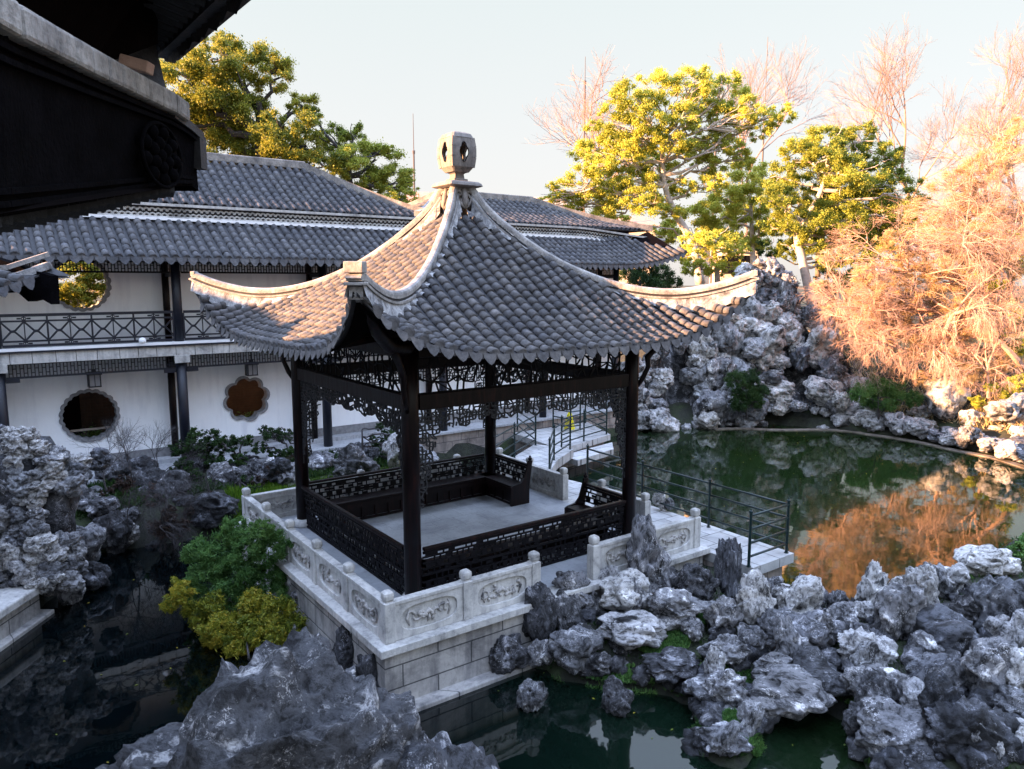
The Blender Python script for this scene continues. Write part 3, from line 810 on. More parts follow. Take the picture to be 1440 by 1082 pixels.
# ------------------------------------------------------------------ terrace
rnd = random.Random(7)
OUT0, OUT1 = -1.0, S + 1.0
terrace = empty('stone_terrace', FRAME.copy())
tag(terrace, 'square grey stone terrace rising from the pond under the pavilion', 'terrace')
mb = MB(); mb.box(OUT0, OUT0, -2.2, OUT1, OUT1, -.13); mb.build('block_wall', M['blocks'], terrace)
mb = MB()
for a, b in (((OUT0 - .1, OUT0 - .1), (OUT1 + .1, OUT0 + .25)), ((OUT0 - .1, OUT1 - .25), (OUT1 + .1, OUT1 + .1)), ((OUT0 - .1, OUT0 + .25), (OUT0 + .25, OUT1 - .25)), ((OUT1 - .25, OUT0 + .25), (OUT1 + .1, OUT1 - .25))):
    mb.box(a[0], a[1], -.13, b[0], b[1], -.012)
mb.build('coping', M['stone'], terrace, bevel=.012)
mb = MB(); mb.box(OUT0 + .25, OUT0 + .25, -.13, OUT1 - .25, OUT1 - .25, 0.0); mb.build('floor_paving', M['floor'], terrace)
mb = MB(); mb.box(OUT0 - .22, OUT0 - .22, -2.2, OUT1 + .2, OUT1 + .2, -.93); mb.build('footing', M['blocks'], terrace, bevel=.02)

# ------------------------------------------------------------------ carved stone balustrade
def relief(mb, L, z0, z1, y, d, rn):
    """scrolls and leaves standing out of the panel face (local x along, y out)"""
    cx, cz = L / 2, (z0 + z1) / 2; h = (z1 - z0)
    for sx in (-1, 1):
        for k in range(3):
            ox = sx * (L * (.13 + .11 * k)); rr_ = h * rn.uniform(.13, .25)
            a0 = rn.uniform(0, 6.28); sp = rn.choice((-1, 1))
            pts = []
            for j in range(9):
                a = a0 + sp * j * .55; q = rr_ * (1 - j * .085)
                pts.append((cx + ox + q * math.cos(a), y, cz + rn.uniform(-.005, .005) + h * .06 * (k - 1) + q * math.sin(a)))
            mb.tube(pts, [.026 - .0018 * j for j in range(9)], 6)
        mb.tube([(cx + sx * L * .36, y, cz - h * .34), (cx + sx * L * .41, y, cz), (cx + sx * L * .36, y, cz + h * .34)], [.012, .026, .012], 6)
    for k in range(7):
        x = cx + rn.uniform(-.32, .32) * L; z = cz + rn.uniform(-.3, .3) * h; a = rn.uniform(0, 3.1); q = rn.uniform(.03, .07)
        mb.tube([(x - q * math.cos(a), y, z - q * math.sin(a)), (x, y + d * .6, z), (x + q * math.cos(a), y, z + q * math.sin(a))], [.006, .032, .006], 6)
    mb.tube([(cx - L * .1, y, cz - h * .1), (cx, y, cz + h * .1), (cx + L * .1, y, cz - h * .1)], [.02, .04, .02], 6)
def rounded_rect(cx, cz, hw, hh, n, p=3.2, notch=.0):
    out = []
    for k in range(n):
        a = 2 * PI * k / n; c, s_ = math.cos(a), math.sin(a)
        r = (abs(c) ** p + abs(s_) ** p) ** (-1 / p)
        out.append((cx + hw * r * c, cz + hh * r * s_))
    return out
def stone_panel(parent, L, x0, seed):
    rn = random.Random(seed)
    z0, z1, th = 0.0, .53, .055
    mb = MB()
    n = 40
    for (ya, yb) in ((-th, -.018), (.018, th)):
        plate_hole(mb, rect_pts(x0 + L / 2, .275, x0, z0, x0 + L, z1, n), rounded_rect(x0 + L / 2, .275, L / 2 - .10, .185, n), ya, yb)
    mb.box(x0 + .01, -.0175, .02, x0 + L - .01, .0175, .51)
    mb.box(x0 - .0, -.068, z1 + .001, x0 + L, .068, z1 + .052)
    pn = mb.build('panel', M['stone'], parent, bevel=.006)
    mb = MB()
    for s_ in (-1, 1): 
        m2 = MB(); relief(m2, L - .24, .10, .45, -.022, -.02, rn)
        m2.v = [(x + x0 + .12, y * (1 if s_ < 0 else -1), z) for x, y, z in m2.v]; mb.add(m2.v, m2.f)
    mb.build('carved_scrolls', M['stone_relief'], pn, smooth=True)
def stone_post(parent, x):
    mb = MB(); mb.sqloft([(.082, 0), (.082, .585), (.06, .592), (.055, .612)], (x, 0, 0))
    p = mb.build('post', M['stone'], parent, bevel=.008)
    mb = MB(); mb.sqloft([(.052, .6125), (.074, .628), (.078, .69), (.072, .725), (.04, .752)], (x, 0, 0), .28)
    mb.build('post_head', M['stone'], p, bevel=.006)
def balustrade(label, M_, posts, gaps=(), seed=0):
    e = empty('stone_balustrade', M_); tag(e, label, 'balustrade', 'carved stone balustrades around the terrace')
    for i, x in enumerate(posts): stone_post(e, x)
    for i in range(len(posts) - 1):
        if i in gaps: continue
        stone_panel(e, posts[i + 1] - posts[i] - .165, posts[i] + .0825, seed * 10 + i)
    return e
E0, E1 = -.88, S + .88
PS = [E0 + (E1 - E0) * k / 5 for k in range(6)]
balustrade('carved white stone balustrade facing the rockery on the right front side of the terrace', FRAME @ Matrix.Translation((0, E0, -.01)), PS, (2,), 1)
balustrade('carved white stone balustrade on the left side of the terrace beside the green shrub', FRAME @ Matrix.Translation((E0, 0, -.01)) @ Matrix.Rotation(PI / 2, 4, 'Z'), PS[1:-1] + [E1], (), 2)
balustrade('carved white stone balustrade with a gap on the far right side beside the deck', FRAME @ Matrix.Translation((E1, 0, -.01)) @ Matrix.Rotation(PI / 2, 4, 'Z'), PS[1:], (1,), 3)
balustrade('carved white stone balustrade at the far left back of the terrace before the grass', FRAME @ Matrix.Translation((0, E1, -.01)), PS[1:-1], (), 4)
for (x0, x1, M_, nm) in ((E0, PS[1], FRAME @ Matrix.Translation((E0, 0, -.01)) @ Matrix.Rotation(PI / 2, 4, 'Z'), 'first panel of the left balustrade touching the near corner post'),
                         (E0, PS[1], FRAME @ Matrix.Translation((0, E1, -.01)), 'end panel of the back balustrade at the far left corner post')):
    e = empty('balustrade_panel', M_); tag(e, 'carved stone panel, ' + nm, 'balustrade'); stone_panel(e, x1 - x0 - .165, x0 + .0825, 77)

# ------------------------------------------------------------------ pavilion
pav = empty('pavilion', FRAME.copy())
tag(pav, 'square dark wooden pavilion with a grey tiled pyramid roof and upturned corners', 'pavilion')
CX = S / 2
def side_m(k):   # local frame of each side: x runs along the side 0..S, -y points outwards
    return [Matrix.Identity(4), Matrix.Translation((S, 0, 0)) @ Matrix.Rotation(PI / 2, 4, 'Z'), Matrix.Translation((S, S, 0)) @ Matrix.Rotation(PI, 4, 'Z'), Matrix.Translation((0, S, 0)) @ Matrix.Rotation(-PI / 2, 4, 'Z')][k]
for (x, y) in ((0, 0), (S, 0), (S, S), (0, S)):
    mb = MB(); mb.lathe([(.135, .16), (.135, 3.0), (.13, 4.1)], (x, y, 0), 20); c = mb.build('column', M['wood'], pav, smooth=True)
    mb = MB(); mb.lathe([(.20, .0), (.21, .05), (.20, .10), (.165, .155), (.12, .159)], (x, y, 0), 20); mb.build('column_base', M['stone'], c, smooth=True)
# beams
for k in range(4):
    T = side_m(k)
    mb = MB(); mb.box(.136, -.07, 3.06, S - .136, .07, 3.30); mb.xform(T); mb.build('lower_beam', M['wood'], pav, bevel=.012)
    mb = MB(); mb.box(.136, -.06, 3.86, S - .136, .06, 4.05); mb.xform(T); mb.build('upper_beam', M['wood'], pav, bevel=.012)
    # open crackle lattice between the beams
    rr2 = random.Random(20 + k); mb = MB()
    for (a, b) in crackle(S - .30, .55, .17, rr2, .42, .18, .22):
        mb.bar((a[0] + .15, 0, a[1] + 3.305), (b[0] + .15, 0, b[1] + 3.305), .024, .022, (0, 1, 0))
    mb.xform(T); mb.build('cracked_ice_lattice', M['fret_dark'], pav)
    # carved hanging fringe with corner drops
    def lowf(x, L=S - .28):
        d = min(x, L - x)
        base = -.26 - .035 * math.sin(x * 9) - .02 * math.sin(x * 23 + k)
        return base - 1.25 * max(0, 1 - d / .34) ** .8 - .20 * max(0, 1 - d / 1.0)
    mb = MB(); L = S - .28; cell = .062
    n = int(L / cell)
    for (a, b) in crackle(L, .001, cell, rr2): pass
    rows = 5
    def PT(i, j):
        x = L * i / n + (rr2.uniform(-.02, .02) if 0 < i < n else 0); lo = lowf(x); return (x, lo * j / rows + (rr2.uniform(-.012, .012) if 0 < j < rows else 0))
    G = {}
    for i in range(n + 1):
        x = L * i / n; nr = max(4, int(-lowf(x) / cell))
        for j in range(nr + 1): G[i, j] = (x + rr2.uniform(-.018, .018), -j * (-lowf(x)) / nr + (rr2.uniform(-.014, .014) if j else 0))
    for (i, j), p in list(G.items()):
        for q in ((i + 1, j), (i, j + 1), (i + 1, j + 1)):
            if q in G and rr2.random() < (.82 if q != (i + 1, j + 1) else .28):
                a, b = p, G[q]
                if abs(a[1] - b[1]) > .3: continue
                mb.bar((a[0] + .14, 0, a[1] + 3.055), (b[0] + .14, 0, b[1] + 3.055), .020, .024, (0, 1, 0))
    mb.xform(T); mb.build('hanging_fretwork', M['fret'], pav)
    # rafters and soffit beams under the eave
    mb = MB()
    for j in range(22):
        x = -.9 + (S + 1.8) * j / 21; lift = .8 * (abs(x - CX) / 3.6) ** 4.3
        mb.bar((x if 0 < x < S else (0 if x < 0 else S), .1, 4.25), (x * 1.05 - CX * .05, -1.15, 3.98 + lift), .055, .07)
    mb.xform(T); mb.build('rafters', M['wood'], pav)
# big corner bracket under each upturned tip
for (x, y, dx, dy) in ((0, 0, -1, -1), (S, 0, 1, -1), (S, S, 1, 1), (0, S, -1, 1)):
    mb = MB(); q = .7071
    pts = [(x + dx * q * d, y + dy * q * d, z) for d, z in ((-.3, 4.0), (.3, 4.05), (.9, 4.12), (1.4, 4.35), (1.9, 4.78))]
    mb.tube(pts, [.12, .12, .10, .09, .05], 8); mb.build('hip_rafter', M['wood'], pav, smooth=True)
    mb = MB()
    pts = [(x + dx * q * d, y + dy * q * d, z) for d, z in ((.12, 3.05), (.20, 3.2), (.30, 3.42), (.28, 3.6), (.42, 3.75), (.62, 3.95), (.8, 4.08))]
    mb.tube(pts, [.03, .05, .045, .06, .05, .06, .04], 7); mb.build('corner_brace', M['wood'], pav, smooth=True)

# roof surface: n = distance from the centre towards the side, t = offset along the side
RE = 3.64
def z_mid(r): return 3.96 + 2.42 * max(0, 1 - r / RE) ** 1.22 + (.0 if r < RE else -(r - RE) * .25)
def roof_z(t, r):
    a = min(abs(t), 4) / 3.8
    g = max(0, min(1, r / 3.8))
    return z_mid(r) + .93 * a ** 4.1 * (.35 + .65 * g ** 2)
def r_eave(t): return RE + .24 * (abs(t) / 3.8) ** 4
def face_surf(k):
    R = Matrix.Rotation(k * PI / 2, 4, 'Z')
    def f(t, r):
        v = R @ Vector((t, -r, 0)); return (CX + v.x, CX + v.y, roof_z(t, r))
    return f
rnd = random.Random(3)
for k in range(4):
    pitch = .238; n = 31
    ts = [(i - (n - 1) / 2) * pitch for i in range(n)]
    def rr(t): return (max(.26, abs(t) + .02), max(r_eave(t), max(.26, abs(t) + .02) + .001))
    o, p = tile_rows('cover_tiles', pav, face_surf(k), ts, rr, .076, .155, M['tile'], M['tile_dark'], rnd, taper=.87,
                     big_at=lambda t, q: 1.12 if abs(t) > 2.6 else 1.0, pan_t=list(np.linspace(-3.86, 3.86, 61)), name_pan='pan_tiles')
# hip ridges
HIP = [(.30, 6.78), (.55, 6.45), (.8, 6.20), (1.1, 5.96), (1.4, 5.74), (1.9, 5.43), (2.4, 5.20), (2.9, 5.02), (3.45, 4.90), (4.0, 4.86), (4.5, 4.91), (5.0, 5.03), (5.46, 5.20)]
def resample(P, n):
    P = [Vector(p) for p in P]; out = []
    def cr(p0, p1, p2, p3, t): return .5 * ((2 * p1) + (-p0 + p2) * t + (2 * p0 - 5 * p1 + 4 * p2 - p3) * t * t + (-p0 + 3 * p1 - 3 * p2 + p3) * t ** 3)
    for i in range(len(P) - 1):
        p0 = P[max(0, i - 1)]; p3 = P[min(len(P) - 1, i + 2)]
        for j in range(n): out.append(cr(p0, P[i], P[i + 1], p3, j / n))
    return out + [P[-1]]
def sweep(mb, path, prof, dirv):
    """path of (d, z) along horizontal dirv from the centre; prof = list of (lateral, up) closed"""
    side = Vector((-dirv.y, dirv.x, 0)); vs, fs = [], []; m = len(prof)
    for i, p in enumerate(path):
        a, b = path[max(0, i - 1)], path[min(len(path) - 1, i + 1)]
        tg = Vector((b[0] - a[0], b[1] - a[1])).normalized(); up = dirv * (-tg.y) + Vector((0, 0, tg.x))
        c = Vector((CX, CX, 0)) + dirv * p[0] + Vector((0, 0, p[1]))
        for l, u in prof: vs.append(c + side * l + up * u)
    for i in range(len(path) - 1):
        for k in range(m):
            k2 = (k + 1) % m; fs.append((i * m + k, i * m + k2, (i + 1) * m + k2, (i + 1) * m + k))
    fs.append(tuple(range(m))[::-1]); fs.append(tuple((len(path) - 1) * m + k for k in range(m)))
    mb.add(vs, fs)
hp = [(p.x, p.y) for p in resample([(a, b, 0) for a, b in HIP], 6)]
for k in range(4):
    a = PI / 4 + k * PI / 2; dv = Vector((math.cos(a), math.sin(a), 0))
    mb = MB(); sweep(mb, hp, [(-.07, -.10), (.07, -.10), (.07, -.05), (.062, -.018), (.036, .004), (0, .010), (-.036, .004), (-.062, -.018), (-.07, -.05)], dv)
    h = mb.build('hip_ridge', M['ridge'], pav, smooth=False)
    mb = MB(); sweep(mb, [(d - .02, z) for d, z in hp], [(-.055, -.14), (.055, -.14), (.055, -.101), (-.055, -.101)], dv)
    mb.build('ridge_groove', M['tile_dark'], h)
    mb = MB(); sweep(mb, hp, [(-.098, -.175), (.098, -.175), (.098, -.141), (-.098, -.141)], dv); mb.build('ridge_moulding', M['ridge'], h)
    # plastered flank, ragged at its foot
    rn = random.Random(60 + k); vs, fs = [], []
    side = Vector((-dv.y, dv.x, 0))
    for i, (d, z) in enumerate(hp):
        for s_ in (-1, 1):
            w = rn.uniform(.12, .165); dp = rn.uniform(.0, .035)
            c = Vector((CX, CX, 0)) + dv * d
            zs = roof_z(max(0, d * .7071 - w * .7), d * .7071 + w * .7) + .02
            vs += [c + side * (.075 * s_) + Vector((0, 0, z - .176)), c + side * (w * s_) + Vector((0, 0, max(zs, z - .52) + dp))]
    for i in range(len(hp) - 1):
        b = i * 4; c = b + 4
        fs += [(b, b + 1, c + 1, c), (b + 2, c + 2, c + 3, b + 3), (b + 1, b + 3, c + 3, c + 1)]
    mb = MB(); mb.add(vs, fs); mb.build('mortar_flank', M['mortar'], h)
    mb = MB(); d, z = hp[-1]; c = Vector((CX, CX, 0)) + dv * (d + .0)
    T = Matrix.Translation(c) @ Matrix.Rotation(a, 4, 'Z')
    m2 = MB(); m2.box(-.10, -.12, z - .10, .06, .12, z + .035); m2.box(-.14, -.105, z - .20, .03, .105, z - .11); m2.box(-.12, -.13, z - .25, .05, .13, z - .21); m2.box(-.16, -.09, z - .42, -.02, .09, z - .26)
    m2.v = [(x, y, q) if k == 2 else (x * .6, y * .6, z - .02 + (q - z) * .5) for x, y, q in m2.v]; m2.xform(T); mb.add(m2.v, m2.f); mb.build('ridge_end_block', M['ridge'], h, bevel=.01)

# finial: scroll brackets, plinth slab, neck and lantern with quatrefoil openings
fin = MB(); fin.sqloft([(.20, 6.35), (.21, 6.70), (.24, 6.72)], (CX, CX, 0), .1)
f0 = fin.build('finial', M['finial'], pav, bevel=.01)
mb = MB(); mb.sqloft([(.27, 6.722), (.33, 6.74), (.36, 6.755), (.34, 6.80), (.30, 6.83), (.20, 6.85)], (CX, CX, 0), .06)
mb.sqloft([(.15, 6.851), (.15, 6.89), (.105, 6.90), (.095, 6.98), (.13, 7.01)], (CX, CX, 0), .05); mb.build('plinth_slab', M['finial'], f0, bevel=.008)
for k in range(4):
    T = Matrix.Translation((CX, CX, 0)) @ Matrix.Rotation(k * PI / 2, 4, 'Z'); mb = MB()
    for s_ in (-1, 1):
        pts = [(s_ * .10 + s_ * .07 * (1 - j * .09) * math.cos(j * .62), -.235, 6.60 + .07 * (1 - j * .09) * math.sin(j * .62)) for j in range(11)]
        mb.tube(pts, .022, 6)
        mb.tube([(s_ * .17, -.235, 6.58), (s_ * .15, -.25, 6.50), (s_ * .08, -.27, 6.40), (0, -.28, 6.33)], [.02, .03, .03, .02], 6)
    mb.tube([(0, -.235, 6.70), (0, -.255, 6.58), (0, -.275, 6.45), (0, -.29, 6.33)], [.04, .06, .055, .02], 8)
    for j in range(5):
        mb.tube([(-.08 + .04 * j, -.25, 6.52), (-.05 + .025 * j, -.29, 6.36)], [.018, .014], 5)
    mb.xform(T); mb.build('scroll_bracket', M['finial'], f0, smooth=True)
mb = MB(); NQ = 32
prof = [(7.02, .17), (7.10, .235), (7.25, .262), (7.40, .27), (7.55, .262), (7.66, .24), (7.73, .19)]
mb.sqloft([(.17, 7.012), (.235, 7.10), (.236, 7.101)], (CX, CX, 0), .14); mb.build('lantern_foot', M['finial'], f0); mb = MB()
mb.sqloft([(.245, 7.622), (.205, 7.70), (.12, 7.735), (.03, 7.745)], (CX, CX, 0), .14)
lan = mb.build('lantern_cap', M['finial'], f0, bevel=.006)
mb = MB()
def bulge(z): return .236 + .028 * math.sin(PI * (z - 7.10) / .52)
for k in range(4):
    m2 = MB(); qf = []
    for j in range(NQ):
        a = 2 * PI * j / NQ; r = .088 * (1 + .34 * abs(math.cos(2 * a)) ** 1.5); qf.append((r * .82 * math.cos(a), 7.365 + r * 1.42 * math.sin(a)))
    plate_hole(m2, rect_pts(0, 7.365, -.20, 7.10, .20, 7.622, NQ), qf, 0, .035)
    m2.v = [(x * (1 + .08 * math.sin(PI * (z - 7.1) / .52)), y - bulge(z), z) for x, y, z in m2.v]
    m2.xform(Matrix.Translation((CX, CX, 0)) @ Matrix.Rotation(k * PI / 2, 4, 'Z')); mb.add(m2.v, m2.f)
mb.build('lantern_wall', M['finial'], f0)
for k in range(4):
    mb = MB()
    a = PI / 4 + k * PI / 2
    for (za, zb) in ((7.10, 7.28), (7.28, 7.45), (7.45, 7.622)):
        ra, rb = (bulge(za) - .018) * 1.30, (bulge(zb) - .018) * 1.30
        mb.bar((CX + ra * math.cos(a), CX + ra * math.sin(a), za), (CX + rb * math.cos(a), CX + rb * math.sin(a), zb), .085, .085)
    mb.build('lantern_corner', M['finial'], f0)
for k in range(4):
    mb = MB(); m2 = MB()
    pts = [(.088 * (1 + .34 * abs(math.cos(4 * PI * j / NQ)) ** 1.5) * .82 * 1.10 * math.cos(2 * PI * j / NQ), -bulge(7.365) + .010, 7.365 + .088 * (1 + .34 * abs(math.cos(4 * PI * j / NQ)) ** 1.5) * 1.5 * math.sin(2 * PI * j / NQ)) for j in range(NQ + 1)]
    mb.tube(pts, .010, 5); mb.xform(Matrix.Translation((CX, CX, 0)) @ Matrix.Rotation(k * PI / 2, 4, 'Z')); mb.build('quatrefoil_rim', M['fret_dark'], f0)

# ceiling under the roof
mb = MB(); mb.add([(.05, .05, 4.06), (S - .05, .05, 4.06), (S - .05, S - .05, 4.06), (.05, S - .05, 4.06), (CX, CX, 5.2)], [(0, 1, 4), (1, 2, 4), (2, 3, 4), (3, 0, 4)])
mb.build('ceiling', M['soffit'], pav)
# soffit boards just under the tiles
for k in range(4):
    f = face_surf(k); V, F = [], []
    tt = list(np.linspace(-3.78, 3.78, 31)); rrs = 8
    for t in tt:
        a = max(abs(t), 2.2); b = r_eave(t) - .06
        for j in range(rrs + 1):
            r = a + (max(b, a + .01) - a) * j / rrs; p = f(t, r); V.append((p[0], p[1], p[2] - .085))
    m = rrs + 1
    for i in range(len(tt) - 1):
        for j in range(rrs): F.append((i * m + j, i * m + j + 1, (i + 1) * m + j + 1, (i + 1) * m + j))
    np_mesh('soffit', V, F, M['soffit'], pav)

# benches with latticed backs along the sides
def bench(k, x0, x1, label=None, ends=(False, False)):
    T = side_m(k); L = x1 - x0
    rn = random.Random(90 + k + int(x0 * 3))
    mb = MB(); mb.box(x0, .06, .42, x1, .47, .47); mb.xform(T); b = mb.build('bench', M['wood'], pav, bevel=.008)
    mb = MB(); mb.box(x0, .44, .30, x1, .465, .415); mb.box(x0, .42, .02, x1, .44, .07)
    n = max(2, int(L / .30))
    for i in range(n + 1):
        x = x0 + .03 + (L - .06) * i / n; mb.box(x - .02, .425, .071, x + .02, .455, .299)
    mb.box(x0, .40, .08, x1, .42, .34)
    mb.xform(T); mb.build('bench_skirt', M['wood'], b)
    # lattice back: leaning slightly outwards above the seat
    mb = MB()
    def yy(z): return -.0 - .10 * max(0, z - .42) * 1.2
    zs = [.03, .10, .20, .30, .42, .52, .62, .72, .80]
    for z in zs: mb.box(x0, yy(z) - .016, z - (.020 if z in (.03, .42, .80) else .012), x1, yy(z) + .016, z + (.020 if z in (.03, .42, .80) else .012))
    n = int(L / .105)
    for zi in range(len(zs) - 1):
        for i in range(n + 1):
            if rn.random() < .20: continue
            x = x0 + L * (i + (.5 if zi % 2 else 0)) / n
            if x > x1: continue
            mb.bar((x, yy(zs[zi]), zs[zi]), (x, yy(zs[zi + 1]), zs[zi + 1]), .022, .020, (0, 1, 0))
            if rn.random() < .35:
                mb.bar((x, yy(zs[zi]), (zs[zi] + zs[zi + 1]) / 2), (min(x1, x + L / n), yy(zs[zi]), (zs[zi] + zs[zi + 1]) / 2), .016, .05)
    for i in range(n // 2):
        x = x0 + L * (i + .5) / (n / 2); mb.box(x - .045, yy(.25) - .012, .21, x + .045, yy(.25) + .012, .29); mb.box(x - .05, yy(.57) - .012, .53, x + .05, yy(.57) + .012, .61)
    mb.xform(T); mb.build('lattice_back', M['fret_dark'], b)
    mb = MB(); mb.box(x0, yy(.86) - .04, .835, x1, yy(.86) + .035, .89); mb.xform(T); mb.build('top_rail', M['wood'], b, bevel=.01)
    for s_, e_ in ((0, ends[0]), (1, ends[1])):
        if not e_: continue
        x = x0 if s_ == 0 else x1
        d = -.05 if s_ == 0 else .05
        mb = MB()
        P = [(.10, 0), (.47, 0), (.47, .44), (.40, .47), (.20, .50), (.10, .60), (.03, .80), (-.02, .98), (-.12, .98), (-.10, .80), (-.04, .40), (-.04, 0)]
        m2 = len(P); mb.add([(x, p, z) for p, z in P] + [(x + d, p, z) for p, z in P], [tuple(range(m2)), tuple(range(2 * m2 - 1, m2 - 1, -1))] + [(i, (i + 1) % m2, m2 + (i + 1) % m2, m2 + i) for i in range(m2)])
        mb.lathe([(.02, .98), (.045, 1.0), (.05, 1.03), (.02, 1.06), (.03, 1.08), (.005, 1.10)], (x + d / 2, -.07, 0), 8)
        mb.xform(T); mb.build('bench_end', M['wood'], b)
bench(0, .16, S - .16)
bench(3, .16, S - .16)
bench(2, .16, S - .16)
bench(1, S - 1.45, S - .16, ends=(True, False))
bench(1, .16, 1.30, ends=(False, True))

NR = np.random.default_rng(5)
def leaf_cloud(C, Rd, n, size, flat=.75, aspect=.5, tone0=None, droop=0, shell=.55, rng=None):
    """n leaf quads spread through blobs C (m,3) of radius Rd (m,)"""
    rng = rng or NR; C = np.asarray(C, float); Rd = np.asarray(Rd, float)
    w = Rd ** 2.2; k = rng.choice(len(C), n, p=w / w.sum())
    d = rng.normal(size=(n, 3)); d /= np.linalg.norm(d, axis=1)[:, None]
    r = np.abs(rng.normal(shell, .42, n))
    P = C[k] + d * (Rd[k] * r)[:, None] * [1, 1, flat]
    L = size * rng.uniform(.6, 1.4, n)
    a = rng.normal(size=(n, 3)); a[:, 2] -= droop; a /= np.linalg.norm(a, axis=1)[:, None]
    b = np.cross(a, rng.normal(size=(n, 3))); b /= np.linalg.norm(b, axis=1)[:, None]
    A = a * (L / 2)[:, None]; B = b * (L * aspect / 2)[:, None]
    V = np.stack([P - A, P + B - A * .1, P + A, P - B - A * .1], 1).reshape(-1, 3)
    F = np.arange(4 * n).reshape(n, 4)
    ct = (rng.random(len(C)) if tone0 is None else np.asarray(tone0))
    T = np.clip(ct[k] * .6 + rng.normal(.22, .17, n), 0, 1)
    return V, F, T

# ------------------------------------------------------------------ two storey gallery behind the pond
gal = empty('gallery_building', FRAME.copy())
tag(gal, 'long two storey white gallery with grey tiled roofs and dark railings behind the pond', 'building')
GX0, GX1 = -9.0, 17.0
YC, YW = 11.35, 12.3
mb = MB(); mb.box(GX0, 11.05, -2.2, GX1 - .4, YW + 5.2, -.02); mb.build('stone_base', M['rubble'], gal)
mb = MB(); mb.box(GX0, 10.98, -.02, GX1 - .35, YW + 5.2, .04); mb.build('stone_floor', M['paving'], gal)
mb = MB(); mb.box(GX0, 11.9, .041, GX1 - 1, YW - .001, .16); mb.build('inner_step', M['paving'], gal)
mb = MB(); mb.box(GX0, YW - .02, .161, GX1 - 1, YW + .0, .42); mb.build('grey_dado', M['greyframe'], gal)
# white wall with shaped openings, one plate per bay and storey
def wall_bay(x0, x1, z0, z1, hole=None):
    mb = MB()
    if hole:
        pts = hole[0]; n = len(pts); cx = sum(p[0] for p in pts) / n; cz = sum(p[1] for p in pts) / n
        plate_hole(mb, rect_pts(cx, cz, x0, z0, x1, z1, n), pts, YW + .005, YW + .25)
    else: mb.box(x0, YW + .005, z0, x1, YW + .25, z1)
    return mb
W1 = lobed(-2.87, 1.50, .64, 22, .05, 66, 0, .006, 2)
W2 = lobed(1.20, 1.57, .62, 8, .16, 64, .2, 0)
W3 = lobed(-2.85, 4.93, .64, 22, .05, 66, 0, .006, 3)
W4 = lobed(1.20, 4.93, .60, 8, .16, 64, .2, 0)
W5 = lobed(5.30, 1.55, .60, 6, .14, 60, .1, 0)
bays = [(GX0, -4.8, .04, 3.2, None), (-4.8, -.76, .04, 3.2, W1), (-.76, 3.28, .04, 3.2, W2), (3.28, 7.35, .04, 3.2, None), (7.35, GX1 - 1, .04, 3.2, None),
        (GX0, -4.8, 3.201, 5.95, None), (-4.8, -.76, 3.201, 5.95, W3), (-.76, 3.28, 3.201, 5.95, None), (3.28, 7.35, 3.201, 5.95, None), (7.35, GX1 - 1, 3.201, 5.95, None)]
for x0, x1, z0, z1, h in bays:
    wall_bay(x0, x1, z0, z1, (h,) if h else None).build('white_wall', M['plaster'], gal)
def frame(pts, label):
    n = len(pts); cx = sum(p[0] for p in pts) / n; cz = sum(p[1] for p in pts) / n
    out = [(cx + (x - cx) * 1.115, cz + (z - cz) * 1.115) for x, z in pts]; inn = [(cx + (x - cx) * .985, cz + (z - cz) * .985) for x, z in pts]
    mb = MB(); plate_hole(mb, out, inn, YW - .035, YW + .27); o = mb.build('window_frame', M['greyframe'], gal); o['label'] = label
frame(W1, 'grey scalloped ring around the dark round window downstairs'); frame(W2, 'grey eight-petalled window frame beside the pavilion'); frame(W3, 'grey scalloped ring around the round window upstairs')
# end wall and back
mb = MB(); mb.box(GX1 - 1.0, YW + .005, .04, GX1 - .76, YW + 5, 5.95); mb.build('end_wall', M['plaster'], gal)
mb = MB(); mb.box(GX0 + .1, YW + 2.2, 3.0, GX1 - 1.1, YW + 5.2, 3.2); mb.build('upper_floor', M['soffit'], gal)
# columns
CXS = [-8.9, -4.8, -.76, 3.28, 7.35, 11.6, 15.2]
for x in CXS:
    mb = MB(); mb.lathe([(.135, .04), (.13, 3.05)], (x, YC, 0), 14); mb.build('lower_column', M['railblue'], gal, smooth=True)
    mb = MB(); mb.lathe([(.095, .16), (.095, 3.15)], (x - .10, YC + .80, 0), 12); mb.build('inner_column', M['wood'], gal, smooth=True)
    mb = MB(); mb.lathe([(.125, 3.38), (.115, 5.55)], (x, YC + .02, 0), 14); mb.build('upper_column', M['railblue'], gal, smooth=True)
    mb = MB(); mb.lathe([(.09, 3.30), (.09, 5.55)], (x - .10, YC + .80, 0), 12); mb.build('inner_upper_column', M['wood'], gal, smooth=True)
    mb = MB(); mb.box(x - .14, YC - .02, 2.62, x + .14, YC + .74, 2.80); mb.box(x - .42, YC - .05, 2.60, x - .14, YC + .05, 2.70); mb.box(x + .14, YC - .05, 2.60, x + .42, YC + .05, 2.70)
    mb.box(x - .12, YC - .0, 5.12, x + .12, YC + .72, 5.26)
    mb.build('bracket', M['railblue'], gal)
